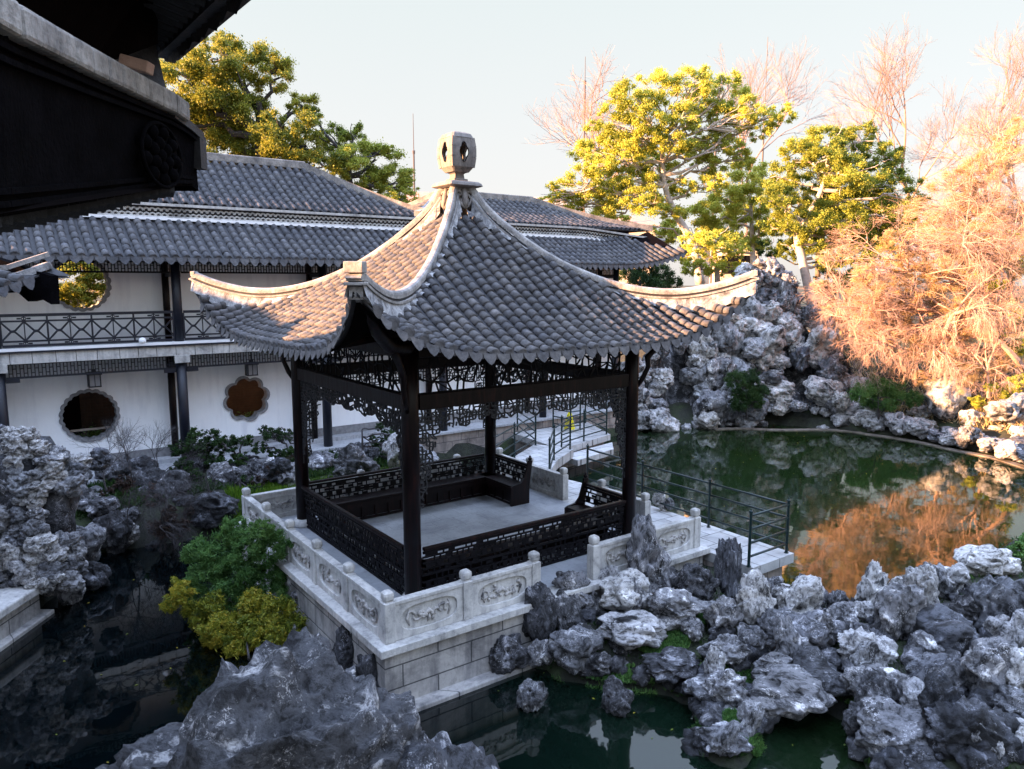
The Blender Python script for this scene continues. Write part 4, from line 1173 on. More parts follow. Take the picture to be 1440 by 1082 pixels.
# floor slab edge with stone facing
rnd = random.Random(12)
mb = MB(); mb.box(GX0, YC - .16, 3.07, GX1 - .6, YW, 3.30); mb.build('floor_slab', M['soffit'], gal)
x = GX0
mb = MB()
while x < GX1 - .9:
    w = rnd.uniform(.42, .50); d = rnd.uniform(0, .006); mb.box(x + .006, YC - .20 - d, 3.055, x + w - .006, YC - .162, 3.315); x += w
for x in CXS: mb.box(x - .19, YC - .215, 2.86, x + .19, YC - .165, 3.06)
mb.build('fascia_stone', M['stone'], gal, bevel=.006)
mb = MB(); mb.box(GX0, YC - .25, 3.32, GX1 - .6, YC + .2, 3.355); mb.build('fascia_ledge', M['railblue'], gal)
mb = MB(); mb.box(GX0, YC - .15, 3.356, GX1 - .6, YC + .12, 3.42); mb.build('white_kerb', M['plaster'], gal)
# railing
def railing(x0, x1):
    L = x1 - x0; n = max(1, int(round(L / .50))); mb = MB(); y = YC - .02
    for z, w in ((3.47, .06), (3.58, .042), (4.06, .042), (4.20, .07)): mb.box(x0, y - .022, z - w / 2, x1, y + .022, z + w / 2)
    for i in range(n + 1):
        x = x0 + L * i / n; w = .040 if i % 2 == 0 else .024
        mb.box(x - w / 2, y - .016, 3.49, x + w / 2, y + .016, 4.17)
    r = mb.build('railing', M['railblue'], gal)
    mb = MB()
    for i in range(n):
        a, b = x0 + L * i / n, x0 + L * (i + 1) / n; c = (a + b) / 2
        for s_ in (-1, 1):
            mb.tube([(c - s_ * (b - a) * .48, y, 3.60), (c - s_ * .05, y, 3.80), (c, y, 3.82)], [.021, .024, .032], 5)
            mb.tube([(c - s_ * (b - a) * .48, y, 4.04), (c - s_ * .05, y, 3.84), (c, y, 3.82)], [.021, .024, .032], 5)
        if i % 2 == 0:
            for z in (4.12, 3.525):
                m2 = [(b + .05 * math.cos(j * PI / 4), y, z + .035 * math.sin(j * PI / 4)) for j in range(9)]
                if b < x1 - .1: mb.tube(m2, .011, 4)
                for s_ in (-1, 1): mb.box(b + s_ * .10 - .04, y - .012, z - .02, b + s_ * .10 + .04, y + .012, z + .02)
    mb.build('cross_lattice', M['railblue'], r)
for a, b in zip(CXS[:-1], CXS[1:]): railing(a + .13, b - .13)
def fringe(name, x0, x1, z0, z1, y, cell, seed, mt):
    rn = random.Random(seed); mb = MB(); n = int((x1 - x0) / cell)
    mb.box(x0, y - .03, z0 - .03, x1, y + .03, z0 + .015); mb.box(x0, y - .03, z1 - .02, x1, y + .03, z1 + .03)
    for i in range(n + 1):
        x = x0 + (x1 - x0) * i / n; mb.box(x - .010, y - .012, z0, x + .010, y + .012, z1)
        if i < n:
            zz = z0 + (z1 - z0) * (.3 if i % 2 else .65); mb.box(x, y - .012, zz - .010, x + (x1 - x0) / n, y + .012, zz + .010)
    mb.build(name, mt, gal)
for i, (a, b) in enumerate(zip(CXS[:-1], CXS[1:])):
    fringe('lower_fringe', a + .14, b - .14, 2.72, 3.04, YC, .075, 30 + i, M['railblue'])
    fringe('upper_fringe', a + .14, b - .14, 5.24, 5.50, YC, .075, 50 + i, M['fret_dark'])
# lower tiled roof with ridge band, eave rising into a tip at the right end
GE = 10.6       # local y of the eave
def gsurf(t, r):   # t = local x, r = distance back from the eave line, reversed so that r grows downslope
    y = YW + .25 - r; z = 6.66 - .66 * r * (1 - .08 * r)
    k = max(0, (t - 14.6) / 3.6)
    out = .30 * k ** 2 * (r / 1.9)
    z += .62 * k ** 2.2
    return (t, y - out, z)
rnd = random.Random(5)
ts = list(np.arange(GX0, 18.2, .262))
def grr(t): return (0 if t < 16.6 else (t - 16.6) * 1.15, 1.92)
tile_rows('lower_roof_tiles', gal, gsurf, ts, grr, .092, .27, M['tile_far'], M['tile_dark'], rnd, taper=.93, name_pan='lower_roof_pans', pan_n=10, drip=True)
mb = MB(); V = []
for t in np.arange(GX0, 18.3, .6):
    V.append(t)
for a, b in zip(V[:-1], V[1:]):
    p = [gsurf(a, 1.85), gsurf(b, 1.85), gsurf(b, .1), gsurf(a, .1)]
    mb.add([(q[0], q[1], q[2] - .09) for q in p], [(0, 1, 2, 3)])
mb.build('eave_boards', M['soffit'], gal)
for x0, x1 in ((GX0, 17.0),):
    mb = MB(); n = int((x1 - x0) / .33)
    for i in range(n): x = x0 + .33 * i; mb.bar((x, YW - .1, 6.32), (x, GE + .12, 5.46), .06, .07)
    mb.build('eave_rafters', M['wood'], gal)
def band_pt(x):
    k = max(0, (x - 14.2) / 4.4); return (x, YW + .32 - .55 * k ** 2, 6.70 - .50 * k ** 1.5 + .15 * k ** 3)
def band(parent):
    X = list(np.arange(GX0, 18.7, .30)); P = [Vector(band_pt(x)) for x in X]
    mb = MB()
    for a, b in zip(P[:-1], P[1:]):
        mb.bar(a + Vector((0, 0, .03)), b + Vector((0, 0, .03)), .20, .07)
    o = mb.build('ridge_band', M['stone'], parent)
    mb = MB()
    for a, b in zip(P[:-1], P[1:]): mb.bar(a + Vector((0, 0, .37)), b + Vector((0, 0, .37)), .20, .07)
    mb.build('band_coping', M['stone'], o)
    mb = MB()
    for a, b in zip(P[:-1], P[1:]): mb.bar(a + Vector((0, .07, .20)), b + Vector((0, .07, .20)), .04, .27)
    mb.build('dark_backing', M['tile_dark'], o)
    mb = MB()
    for a, b in zip(P[:-1], P[1:]):
        for j in range(2):
            c = a.lerp(b, (j + .5) / 2)
            for s_ in (0, 1):
                pts = [(c.x + .07 * math.cos(PI * q / 4), c.y + .01, c.z + .07 + .13 * s_ + .075 * abs(math.sin(PI * q / 4))) for q in range(5)]
                mb.tube(pts, .026, 4, False)
    mb.build('pierced_tilework', M['stone'], o)
    mb = MB()
    for a, b in zip(P[:-1], P[1:]):
        mb.bar(a + Vector((0, -.14, -.02)), b + Vector((0, -.14, -.02)), .10, .07)
    mb.build('mortar_strip', M['plaster'], o)
band(gal)
# upper roofs: left long one, right shorter one with an end slope
def upper_roof(x0, x1, yr, zr, hipL, hipR, seed):
    z0 = 7.12; y0 = YW + .42
    def s_(t, r):
        f = r / (yr - y0 + .001); return (t, yr - r, zr - (zr - z0) * (1 - (1 - f) ** 1.12 if False else f) - .10 * math.sin(PI * min(1, f)))
    L = math.hypot(yr - y0, 0)
    def rr(t):
        r0 = .08
        if t > x1 - 0: r0 = max(r0, (t - x1) / hipR * L if hipR else 99)
        if t < x0: r0 = max(r0, (x0 - t) / hipL * L if hipL else 99)
        return (min(r0, L), L)
    ts = list(np.arange(x0 - hipL, x1 + hipR, .262)); rn = random.Random(seed)
    tile_rows('upper_roof_tiles', gal, s_, ts, rr, .092, .27, M['tile_far'], M['tile_dark'], rn, taper=.93, name_pan='upper_roof_pans', pan_n=10, drip=False, disc=False)
    def sb(t, r): p = s_(t, r); return (t, 2 * yr - p[1], p[2])
    tile_rows('back_roof_tiles', gal, sb, ts, rr, .092, .27, M['tile_far'], M['tile_dark'], rn, name_pan='back_roof_pans', pan_n=6, drip=False, disc=False)
    mb = MB()
    mb.bar((x0, yr, zr + .10), (x1, yr, zr + .10), .22, .26)
    R = mb.build('main_ridge', M['ridge'], gal, bevel=.03)
    for xa, hp_ in ((x0, -hipL), (x1, hipR)):
        if hp_ == 0: continue
        for ysg in (-1, 1):
            P = [(xa + hp_ * f, yr + ysg * (yr - y0) * f, zr + .08 - (zr - z0) * f - .10 * math.sin(PI * f) + .25 * max(0, f - .75) ** 1.3) for f in np.linspace(0, 1.06, 9)]
            mb = MB()
            for a, b in zip(P[:-1], P[1:]): mb.bar(a, b, .22, .24)
            mb.build('hip_ridge', M['ridge'], R)
        rows = MB()
        # end slope
    for xa, hp_ in ((x0, -hipL), (x1, hipR)):
        if hp_ == 0: continue
        sg = 1 if hp_ > 0 else -1
        def se(t, r, xa=xa, sg=sg, hp_=hp_):
            f = r / abs(hp_); return (xa + sg * r, yr + t, zr - (zr - z0) * f - .10 * math.sin(PI * min(1, f)))
        ts2 = list(np.arange(-(yr - y0), yr - y0, .262))
        tile_rows('end_slope_tiles', gal, se, ts2, lambda t: (abs(t) / (yr - y0) * abs(hp_), abs(hp_)), .092, .27, M['tile_far'], M['tile_dark'], rn, name_pan='end_slope_pans', pan_n=6, drip=False, disc=False)
upper_roof(GX0, 4.45, 15.5, 8.80, 0, 3.5, 8)
upper_roof(9.5, 13.95, 15.1, 8.22, 2.2, 4.2, 9)
mb = MB(); mb.box(GX0, YW + .43, 6.2, 17.2, 18.3, 7.05); mb.build('roof_core', M['soffit'], gal)

# hanging lanterns in the gallery
def lantern(x, y, z, label):
    e = empty('hanging_lantern', FRAME @ Matrix.Translation((x, y, z))); tag(e, label, 'lantern', 'square lanterns hanging in the gallery')
    mb = MB()
    for a in (-.13, .13):
        for b in (-.13, .13): mb.box(a - .012, b - .012, 0, a + .012, b + .012, .34)
    mb.box(-.17, -.17, .30, .17, .17, .36); mb.box(-.145, -.145, -.02, .145, .145, .01)
    for s_ in (-1, 1): mb.box(-.008, s_ * .132 - .006, 0, .008, s_ * .132 + .006, .3); mb.box(s_ * .132 - .006, -.008, 0, s_ * .132 + .006, .008, .3)
    mb.box(-.05, -.05, .36, .05, .05, .44); mb.box(-.01, -.01, .44, .01, .01, .72)
    mb.build('lantern_frame', M['railblue'], e)
    mb = MB(); mb.box(-.115, -.115, .012, .115, .115, .298); mb.build('glass', M['lampglass'], e)
lantern(-2.77, 11.8, 2.33, 'dark framed square lantern above the dark round window')
lantern(1.22, 11.8, 2.33, 'dark framed square lantern above the petal shaped window')

# small white floodlight on the upper railing
e = empty('floodlight', FRAME @ Matrix.Translation((-1.72, 11.02, 3.50))); tag(e, 'small round white floodlight fixed to the foot of the upper railing', 'light')
mb = MB(); mb.lathe([(.02, 0), (.085, .01), (.085, .05), (.03, .09)], (0, 0, 0), 16); mb.xform(Matrix.Rotation(PI / 2, 4, 'X')); mb.build('lamp_head', M['plaster'], e)
mb = MB(); mb.bar((0, .03, 0), (0, .22, -.08), .02); mb.build('mount', M['railblue'], e)

mb = MB(); mb.box(-8.8, 13.6, .04, -2.95, 13.8, 3.0); mb.build('dark_room_panel', M['soffit'], gal)  # near-black panel added to stand in for the unlit room behind the window
mb = MB(); mb.box(-2.949, 13.9, .04, -1.0, 14.0, 3.0); mb.build('inner_partition', M['brownwall'], gal)
mb = MB(); mb.box(GX0 - .2, YW + .005, .04, GX0 - .001, YW + 5.1, 5.95); mb.build('end_wall', M['plaster'], gal)  # unseen west end, added to keep the sun out of the rooms
mb = MB(); mb.box(-4.6, 12.9, 1.0, -1.2, 12.96, 1.05); mb.build('inner_rail', M['bark_pale'], gal)
for x_, lb_ in ((-3.0, 'low green hedge inside the dark round window'), (1.2, 'low green hedge inside the petal shaped window')):
    p_ = W(x_, 13.25, .1); C_ = np.array([[i * .3 - 1.2, (i % 2) * .1, .55 + .1 * (i % 3)] for i in range(9)]); V_, F_, T_ = leaf_cloud(C_, np.full(9, .34), 5000, .06)
    q_ = np_mesh('hedge', V_, F_, M['leaf_fresh'], cols=T_); q_.matrix_world = FRAME @ Matrix.Translation((x_, 13.25, 0)); tag(q_, lb_, 'hedge')
# unseen hall added west of the pond to close a gap where sun leaked in
hall = empty('sun_block_hall', None); tag(hall, 'unseen white walled hall with a grey roof, added beyond the quay to block sun', 'building')
mb = MB(); mb.box(-18.0, 9.5, -.5, -14.2, 15.2, 5.4); mb.build('white_wall', M['plaster'], hall)
mb = MB(); mb.add([(-19, 9, 5.2), (-13.2, 9, 5.2), (-13.2, 15.8, 5.2), (-19, 15.8, 5.2), (-16, 9, 7.3), (-16, 15.8, 7.3)], [(0, 1, 4), (2, 3, 5), (1, 2, 5, 4), (3, 0, 4, 5), (0, 3, 2, 1)]); mb.build('roof', M['tile_far'], hall)
# courtyard behind the gallery, seen through its windows
mb = MB(); mb.box(-1.6, 16.9, -.3, 12, 17.1, 3.0)
cw = mb.build('courtyard_wall', M['brownwall']); cw.matrix_world = FRAME.copy(); tag(cw, 'brown brick courtyard wall seen through the petal shaped window', 'wall')

# ------------------------------------------------------------------ left wing (its eave corner shows at the left edge) and its stone quay
WX = -8.55
wing = empty('left_wing_building', None); tag(wing, 'white walled wing with upturned tiled eave corner at the left edge of the picture', 'building')
mb = MB(); mb.box(-14.5, -7.5, -.1, WX - 1.2, 10.4, 5.4); mb.build('white_wall', M['plaster'], wing)
def wing_roof():
    x1, y1, ze, zr = -7.6, 11.7, 4.78, 7.25; xr = -11.6; yr = 7.6      # eave lines, ridge line
    def lift(a): return .42 * max(0, a) ** 3
    def se(t, r):   # east slope: t = y, r = from ridge outward
        f = r / (x1 - xr); a = (t - 9.0) / 2.9
        return (xr + r + .30 * max(0, a) ** 2 * f, t, zr - (zr - ze) * f - .32 * math.sin(PI * min(1, f)) + lift(a) * f)
    def sn(t, r):
        f = r / (y1 - yr); a = (t - (x1 - 2.7)) / 2.7
        return (t, yr + r + .30 * max(0, a) ** 2 * f, zr - (zr - ze) * f - .32 * math.sin(PI * min(1, f)) + lift(a) * f)
    rn = random.Random(2)
    tile_rows('east_roof_tiles', wing, se, list(np.arange(-7.4, y1 + .2, .25)), lambda t: (.1 if t < yr else (t - yr) / (y1 - yr) * (x1 - xr), x1 - xr), .085, .18, M['tile_far'], M['tile_dark'], rn, name_pan='east_roof_pans', pan_n=10)
    tile_rows('north_roof_tiles', wing, sn, list(np.arange(xr - 3.5, x1 + .2, .25)), lambda t: (.1 if t < xr else (t - xr) / (x1 - xr) * (y1 - yr), y1 - yr), .085, .18, M['tile_far'], M['tile_dark'], rn, name_pan='north_roof_pans', pan_n=10)
    mb = MB(); P = []
    for f in np.linspace(0, 1.04, 12):
        P.append((xr + (x1 - xr) * f + .25 * max(0, f - .6), yr + (y1 - yr) * f + .25 * max(0, f - .6), zr + .06 - (zr - ze) * f - .32 * math.sin(PI * min(1, f)) + lift((f - .66) * 3) * 1.1))
    for i_, (a, b) in enumerate(zip(P[:-1], P[1:])): mb.bar(a, b, .17 - .008 * i_, .16 - .009 * i_)
    mb.build('hip_ridge', M['ridge'], wing)
    mb = MB()
    for a, b in zip(P[:-1], P[1:]): mb.bar(Vector(a) - Vector((0, 0, .17)), Vector(b) - Vector((0, 0, .17)), .30, .10)
    mb.build('mortar_strip', M['mortar'], wing)
    mb = MB(); mb.bar((xr, -7.4, zr + .12), (xr, yr, zr + .12), .24, .3); mb.build('main_ridge', M['ridge'], wing)
    mb = MB(); mb.add([(xr, -7.4, zr - .1), (xr, yr, zr - .1), (-15.6, yr, ze), (-15.6, -7.4, ze)], [(0, 1, 2, 3)]); mb.build('west_slope', M['tile_far'], wing)
    # rafters under the corner
    mb = MB()
    for i in range(46):
        y = -6.8 + .4 * i
        if y > 11.2: break
        a = (y - 9.0) / 2.9; mb.bar((WX - 1.2, y if y < 10 else 10, 5.2), (x1 - .25, y, ze - .10 + lift(a)), .09, .10)
    for i in range(14):
        x = x1 - .3 - .4 * i; a = (x - (x1 - 2.7)) / 2.7; mb.bar((min(x, WX - 1.3), 10.4, 5.2), (x, y1 - .2, ze - .10 + lift(a)), .09, .10)
    mb.tube([(-9.9, 10.2, 5.0), (-8.6, 11.0, 4.85), (-7.75, 11.6, 4.95), (-7.3, 11.95, 5.12)], [.14, .12, .10, .06], 8)
    mb.build('rafters', M['wood'], wing)
    PX = [(-30, 352), (0, 362), (40, 374), (82, 388), (84, 428), (70, 420), (52, 424), (36, 410), (18, 412), (0, 400), (-30, 396)]
    q0 = [at_y(u, v, 11.85) for u, v in PX]; q1 = [q + Vector((-.05, -.14, 0)) for q in q0]; nq = len(q0); mb = MB()
    mb.add(q0 + q1, [tuple(range(nq)), tuple(range(2 * nq - 1, nq - 1, -1))] + [(i, nq + i, nq + (i + 1) % nq, (i + 1) % nq) for i in range(nq)]); mb.build('eave_underside_slab', M['ridge_dark'], wing)  # flat near-black slab added to stand in for the eave's shaded underside
    for (x, y) in ((-9.0, 10.9),):
        mb = MB(); mb.lathe([(.14, -.3), (.13, 5.0)], (x, y, 0), 14); mb.build('corner_column', M['railblue'], wing, smooth=True)
    mb = MB()
    for i in range(30):
        mb.tube([(x1 - 1.6 + .05 * i + rn.uniform(-.03, .03), y1 - .9 + rn.uniform(-.2, .2), 4.75 + rn.uniform(-.1, .1)), (x1 - 1.5 + .05 * i, y1 - .8, 4.3 + rn.uniform(-.2, .1) + i * .006)], .035, 5)
    mb.build('eave_bracket_carving', M['fret_dark'], wing)
wing_roof()
quay = empty('stone_quay', None); tag(quay, 'pale stone quay with a moulded edge in the lower left corner', 'quay')
mb = MB(); mb.box(-22, -8, -2.2, -8.52, 12.8, -.52); mb.build('quay_wall', M['blocks'], quay)
mb = MB(); mb.box(-22, -8, -.519, -8.40, 12.92, -.36); mb.build('coping', M['stone'], quay, bevel=.03)
mb = MB(); mb.box(-22, -8, -2.2, -8.36, 12.96, -.93); mb.build('footing', M['blocks'], quay, bevel=.02)

# ------------------------------------------------------------------ eave corner of the near building at the top left
near = empty('near_building', None); tag(near, 'near building with a dark upturned eave corner and carved ridge wall at the top left', 'building')
mb = MB(); mb.box(-9.5, -9, -.6, -4.6, 3.6, 5.2); mb.build('white_wall', M['plaster'], near)
mb = MB(); mb.box(-9.0, -9, 5.2, -4.2, 3.0, 8.0); mb.build('upper_wall', M['soffit'], near)
def RP(u, v, y): return at_y(u, v, y)
# ridge wall runs from beside the camera to its tip
def lerp(a, b, t): return a + (b - a) * t
N_ = 16
topP, botP = [], []
TU = [(-190, -75), (0, 38), (120, 98), (245, 158), (272, 182)]; TY = [2.0, 2.7, 3.55, 4.7, 5.0]
for i in range(N_ + 1):
    y = lerp(2.0, 5.0, i / N_)
    u = float(np.interp(y, TY, [p[0] for p in TU])); vt = float(np.interp(y, TY, [p[1] for p in TU]))
    vb = float(np.interp(y, TY, [330, 306, 286, 262, 262]))
    topP.append(at_y(u, vt, y)); botP.append(at_y(u - 2, vb, y))
mb = MB(); vs = []
for t, b in zip(topP, botP): vs += [t, b, b + Vector((-.16, 0, 0)), t + Vector((-.16, 0, 0))]
fs = []
for i in range(N_):
    a = i * 4; c = a + 4
    for k in range(4): fs.append((a + k, c + k, c + (k + 1) % 4, a + (k + 1) % 4))
fs += [(0, 1, 2, 3), (N_ * 4 + 3, N_ * 4 + 2, N_ * 4 + 1, N_ * 4)]
mb.add(vs, fs)
e5 = topP[-1]; b5 = botP[-1]
mb.add([e5, b5 + Vector((0, .10, -.02)), b5 + Vector((-.16, .10, -.02)), e5 + Vector((-.16, 0, 0)), b5, b5 + Vector((-.16, 0, 0))], [(0, 1, 2, 3), (0, 4, 1), (3, 2, 5)])
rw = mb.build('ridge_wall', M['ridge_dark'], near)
mb = MB()
for i in range(N_ - 1):
    o = Vector((-.07, 0, .035)); mb.bar(topP[i] + o, topP[i + 1] + o, .26, .12)
mb.build('coping', M['ridge'], rw, bevel=.02)
mb = MB()
for i in range(N_ - 2, N_): mb.bar(topP[i] + Vector((-.07, .02, -.02)), topP[i + 1] + Vector((-.07, .09, -.03)), .20, .05)
mb.box(e5.x - .16, e5.y + .02, e5.z - .24, e5.x + .03, e5.y + .12, e5.z - .03)
mb.build('coping_tip', M['tile_dark'], rw)
for fz in (.10, .17, .86, .93):
    mb = MB()
    for i in range(N_):
        mb.bar(topP[i].lerp(botP[i], fz) + Vector((.012, 0, 0)), topP[i + 1].lerp(botP[i + 1], fz) + Vector((.012, 0, 0)), .03, .022)
    mb.build('moulding', M['ridge_dark'], rw)
# carved flower medallion
c = at_y(217, 219, 4.42) + Vector((.02, 0, 0)); mb = MB()
pts = [(c.x + .025, c.y + .24 * math.cos(2 * PI * j / 24), c.z + .175 * math.sin(2 * PI * j / 24)) for j in range(25)]
mb.tube(pts, .012, 6); med = mb.build('medallion', M['ridge_dark'], rw, smooth=True)
mb = MB()
for ring, nq in ((0, 1), (.075, 6), (.15, 9)):
    for j in range(nq):
        a = 2 * PI * j / nq + ring * 9; p = Vector((c.x + .01, c.y + ring * 1.25 * math.cos(a), c.z + ring * .88 * math.sin(a)))
        mb.lathe([(.044, -.0), (.036, .022), (.018, .036), (.002, .040)], (0, 0, 0), 10)
        k = 40; sub = mb.v[-k:]; mb.v[-k:] = [(p.x + z * 1.0, p.y + x, p.z + y) for x, y, z in sub]
mb.build('petals', M['ridge_dark'], med, smooth=True)
# tiles and rafters seen from below, under the ridge wall
mb = MB()
for i in range(26):
    f = i / 25; y = lerp(2.0, 4.75, f); q = botP[0].lerp(botP[-1], f * .9); zb = float(np.interp(y, [b_.y for b_ in botP], [b_.z for b_ in botP])); xb = float(np.interp(y, [b_.y for b_ in botP], [b_.x for b_ in botP]))
    mb.tube([(xb - .02, y, zb - .02), (xb - 1.0, y - .75, zb + .02), (xb - 2.3, y - 1.9, zb + .25)], .05, 7)
mb.build('eave_tiles', M['tile_dark'], near)
mb = MB(); mb.add([tuple(botP[0]), tuple(botP[-2]), (-4.6, 3.2, 6.2), (-4.6, -1.0, 5.7)], [(0, 1, 2, 3)]); mb.build('eave_boards', M['soffit'], near)
# upper eave with jagged tile ends
mb = MB(); rn = random.Random(9)
P0 = RP(300, -12, 4.6); P1 = RP(222, 66, 5.9)
for i in range(16):
    f = i / 11 - .36; p = P0.lerp(P1, f); w = .10
    bk = Vector((-1.9, -.9, .62))
    mb.tube([p, p + bk * .5, p + bk * 1.8], [.060, .062, .062], 8)
    q = p + Vector((.07, .05, -.02)) * 1.0
    dz = rn.uniform(.07, .13)
    mb.add([q + Vector((-.08, .05, .05)), q + Vector((.04, -.05, .05)), q + Vector((.05, -.05, -.5 * dz)), q + Vector((0, .0, -dz)), q + Vector((-.07, .05, -.7 * dz))], [(0, 1, 2, 3, 4)])
a_, b_ = P0.lerp(P1, -.6) + Vector((-.06, 0, .045)), P0.lerp(P1, 1.05) + Vector((-.06, 0, .045)); bk = Vector((-1.9, -.9, .62)) * 1.8; dn_ = Vector((0, 0, -.07))
mb.add([a_, b_, b_ + bk, a_ + bk, a_ + dn_, b_ + dn_, b_ + bk + dn_, a_ + bk + dn_], [(0, 1, 2, 3), (7, 6, 5, 4), (0, 4, 5, 1), (1, 5, 6, 2), (3, 2, 6, 7), (0, 3, 7, 4)])
mb.bar(a_ + Vector((.12, .05, -.04)), b_ + Vector((.12, .05, -.04)), .16, .13)
mb.build('upper_eave_tiles', M['tile_dark'], near)
mb = MB(); A = P0.lerp(P1, -.5) + Vector((-.02, -.01, .02)); B = P0.lerp(P1, 1.02) + Vector((-.02, -.01, .02))
mb.add([A, B, B + Vector((-3.2, -.6, .1)), A + Vector((-2.6, -1.6, .1)), A + Vector((0, 0, .25)), B + Vector((0, 0, .25)), B + Vector((-3.2, -.6, .9)), A + Vector((-2.6, -1.6, .9))], [(0, 1, 2, 3), (4, 7, 6, 5), (0, 4, 5, 1), (1, 5, 6, 2), (2, 6, 7, 3), (3, 7, 4, 0)])
mb.build('upper_eave_boards', M['soffit'], near)
mb = MB(); p = RP(220, 100, 5.4); q = RP(232, 128, 5.2)
mb.add([RP(218, 60, 5.5), RP(236, 135, 5.2), RP(120, 120, 4.6), RP(60, 20, 4.6), RP(218, 60, 5.8), RP(236, 135, 5.5), RP(120, 120, 4.9), RP(60, 20, 4.9)], [(0, 1, 2, 3), (7, 6, 5, 4), (0, 4, 5, 1), (1, 5, 6, 2), (2, 6, 7, 3), (3, 7, 4, 0)])
mb.build('upper_brick_wall', M['tile_dark'], near)
mb = MB(); mb.bar(RP(172, 86, 4.5), RP(212, 97, 4.5), .09, .065); mb.build('beam_end', M['bark_pink'], near, bevel=.008)
mb = MB(); mb.add([RP(-40, -40, 3.4), RP(222, -40, 5.0), RP(222, 62, 5.2), RP(120, 100, 4.6), RP(-40, 30, 3.4)], [(0, 1, 2, 3, 4)])
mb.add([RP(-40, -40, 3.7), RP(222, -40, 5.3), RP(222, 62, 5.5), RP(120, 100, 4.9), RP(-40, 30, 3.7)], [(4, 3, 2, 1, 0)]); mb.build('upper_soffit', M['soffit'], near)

# ------------------------------------------------------------------ deck, zigzag bridge and landing
DZ = -.12
def slab(name, poly, z0, z1, mt, parent=None):
    mb = MB(); n = len(poly)
    v = [(x, y, z0) for x, y in poly] + [(x, y, z1) for x, y in poly]
    mb.add(v, [tuple(range(n))[::-1], tuple(range(n, 2 * n))] + [(i, (i + 1) % n, n + (i + 1) % n, n + i) for i in range(n)])
    return mb.build(name, mt, parent)
def grow(poly, d):
    cx = sum(p[0] for p in poly) / len(poly); cy = sum(p[1] for p in poly) / len(poly)
    return [(x + (x - cx) / math.hypot(x - cx, y - cy) * d, y + (y - cy) / math.hypot(x - cx, y - cy) * d) for x, y in poly]
dk = empty('stone_deck', FRAME.copy()); tag(dk, 'pale slab deck between the terrace and the pond with green railings', 'deck')
P_ = [(OUT1 + .11, -2.05), (7.05, -2.05), (7.15, 3.9), (6.9, 5.3), (OUT1 + .11, 5.3)]
slab('deck_paving', P_, -.30, DZ, M['deck'], dk); slab('deck_wall', [(OUT1 + .12, -1.9), (6.92, -1.9), (7.0, 3.9), (6.8, 5.1), (OUT1 + .12, 5.1)], -2.2, -.301, M['rubble'], dk)
bg = empty('zigzag_bridge', FRAME.copy()); tag(bg, 'narrow pale stone bridge turning towards the gallery over the water', 'bridge')
slab('bridge_slab', [(5.75, 5.32), (6.95, 5.32), (8.3, 6.5), (9.6, 7.3), (9.1, 8.6), (7.4, 7.5), (5.8, 6.4)], -.42, -.16, M['deck'], bg)
for (x, y) in ((6.6, 6.1), (8.2, 7.2)): 
    mb = MB(); mb.box(x - .3, y - .3, -2.2, x + .3, y + .3, -.421); mb.build('pier', M['rubble'], bg)
ld = empty('landing', FRAME.copy()); tag(ld, 'stepped stone landing below the gallery where the yellow board stands', 'landing')
slab('lower_step', [(9.61, 7.1), (11.6, 7.6), (12.3, 8.4), (9.62, 7.9)], -.66, -.48, M['deck'], ld)
slab('upper_step', [(9.62, 7.92), (12.5, 8.7), (13.4, 10.9), (9.9, 10.9)], -.48, -.28, M['deck'], ld)
slab('landing_wall', [(9.8, 8.1), (12.3, 8.8), (13.2, 10.9), (10.0, 10.9)], -2.2, -.481, M['rubble'], ld)
def metal_railing(label, posts, z, skip=()):
    e = empty('metal_railing', FRAME.copy()); tag(e, label, 'railing', 'dark green metal railings')
    for i, (x, y) in enumerate(posts):
        mb = MB(); mb.lathe([(.045, z), (.045, z + .012), (.028, z + .013), (.028, z + 1.00), (.036, z + 1.005), (.036, z + 1.04), (.02, z + 1.05), (.012, z + 1.085), (.001, z + 1.09)], (x, y, 0), 8); mb.build('post', M['green_metal'], e)
    for i in range(len(posts) - 1):
        if i in skip: continue
        a, b = posts[i], posts[i + 1]
        for h in (.18, .44, .70, .95):
            mb = MB(); mb.tube([(a[0], a[1], z + h), (b[0], b[1], z + h)], .022, 6); mb.build('rail', M['green_metal'], e, smooth=True)
metal_railing('dark green four bar railing along the pond edge of the deck', [(5.15 + .65, -1.95), (6.95, -1.95), (6.95, -.1), (6.98, 1.85), (7.05, 3.82)], DZ)
metal_railing('dark green railing on the right side of the zigzag bridge', [(6.9, 5.15), (8.2, 6.55), (9.5, 7.35)], -.16)
metal_railing('dark green railing on the left side of the zigzag bridge', [(5.85, 6.35), (7.4, 7.4), (9.0, 8.45), (9.95, 10.7)], -.16)
metal_railing('dark green railing along the front of the landing', [(9.7, 8.0), (11.0, 8.4), (12.4, 8.8), (13.2, 10.8)], -.28)
metal_railing('short dark green railing beside the yellow board', [(11.6, 10.75), (11.7, 9.9), (12.15, 9.9)], -.28)
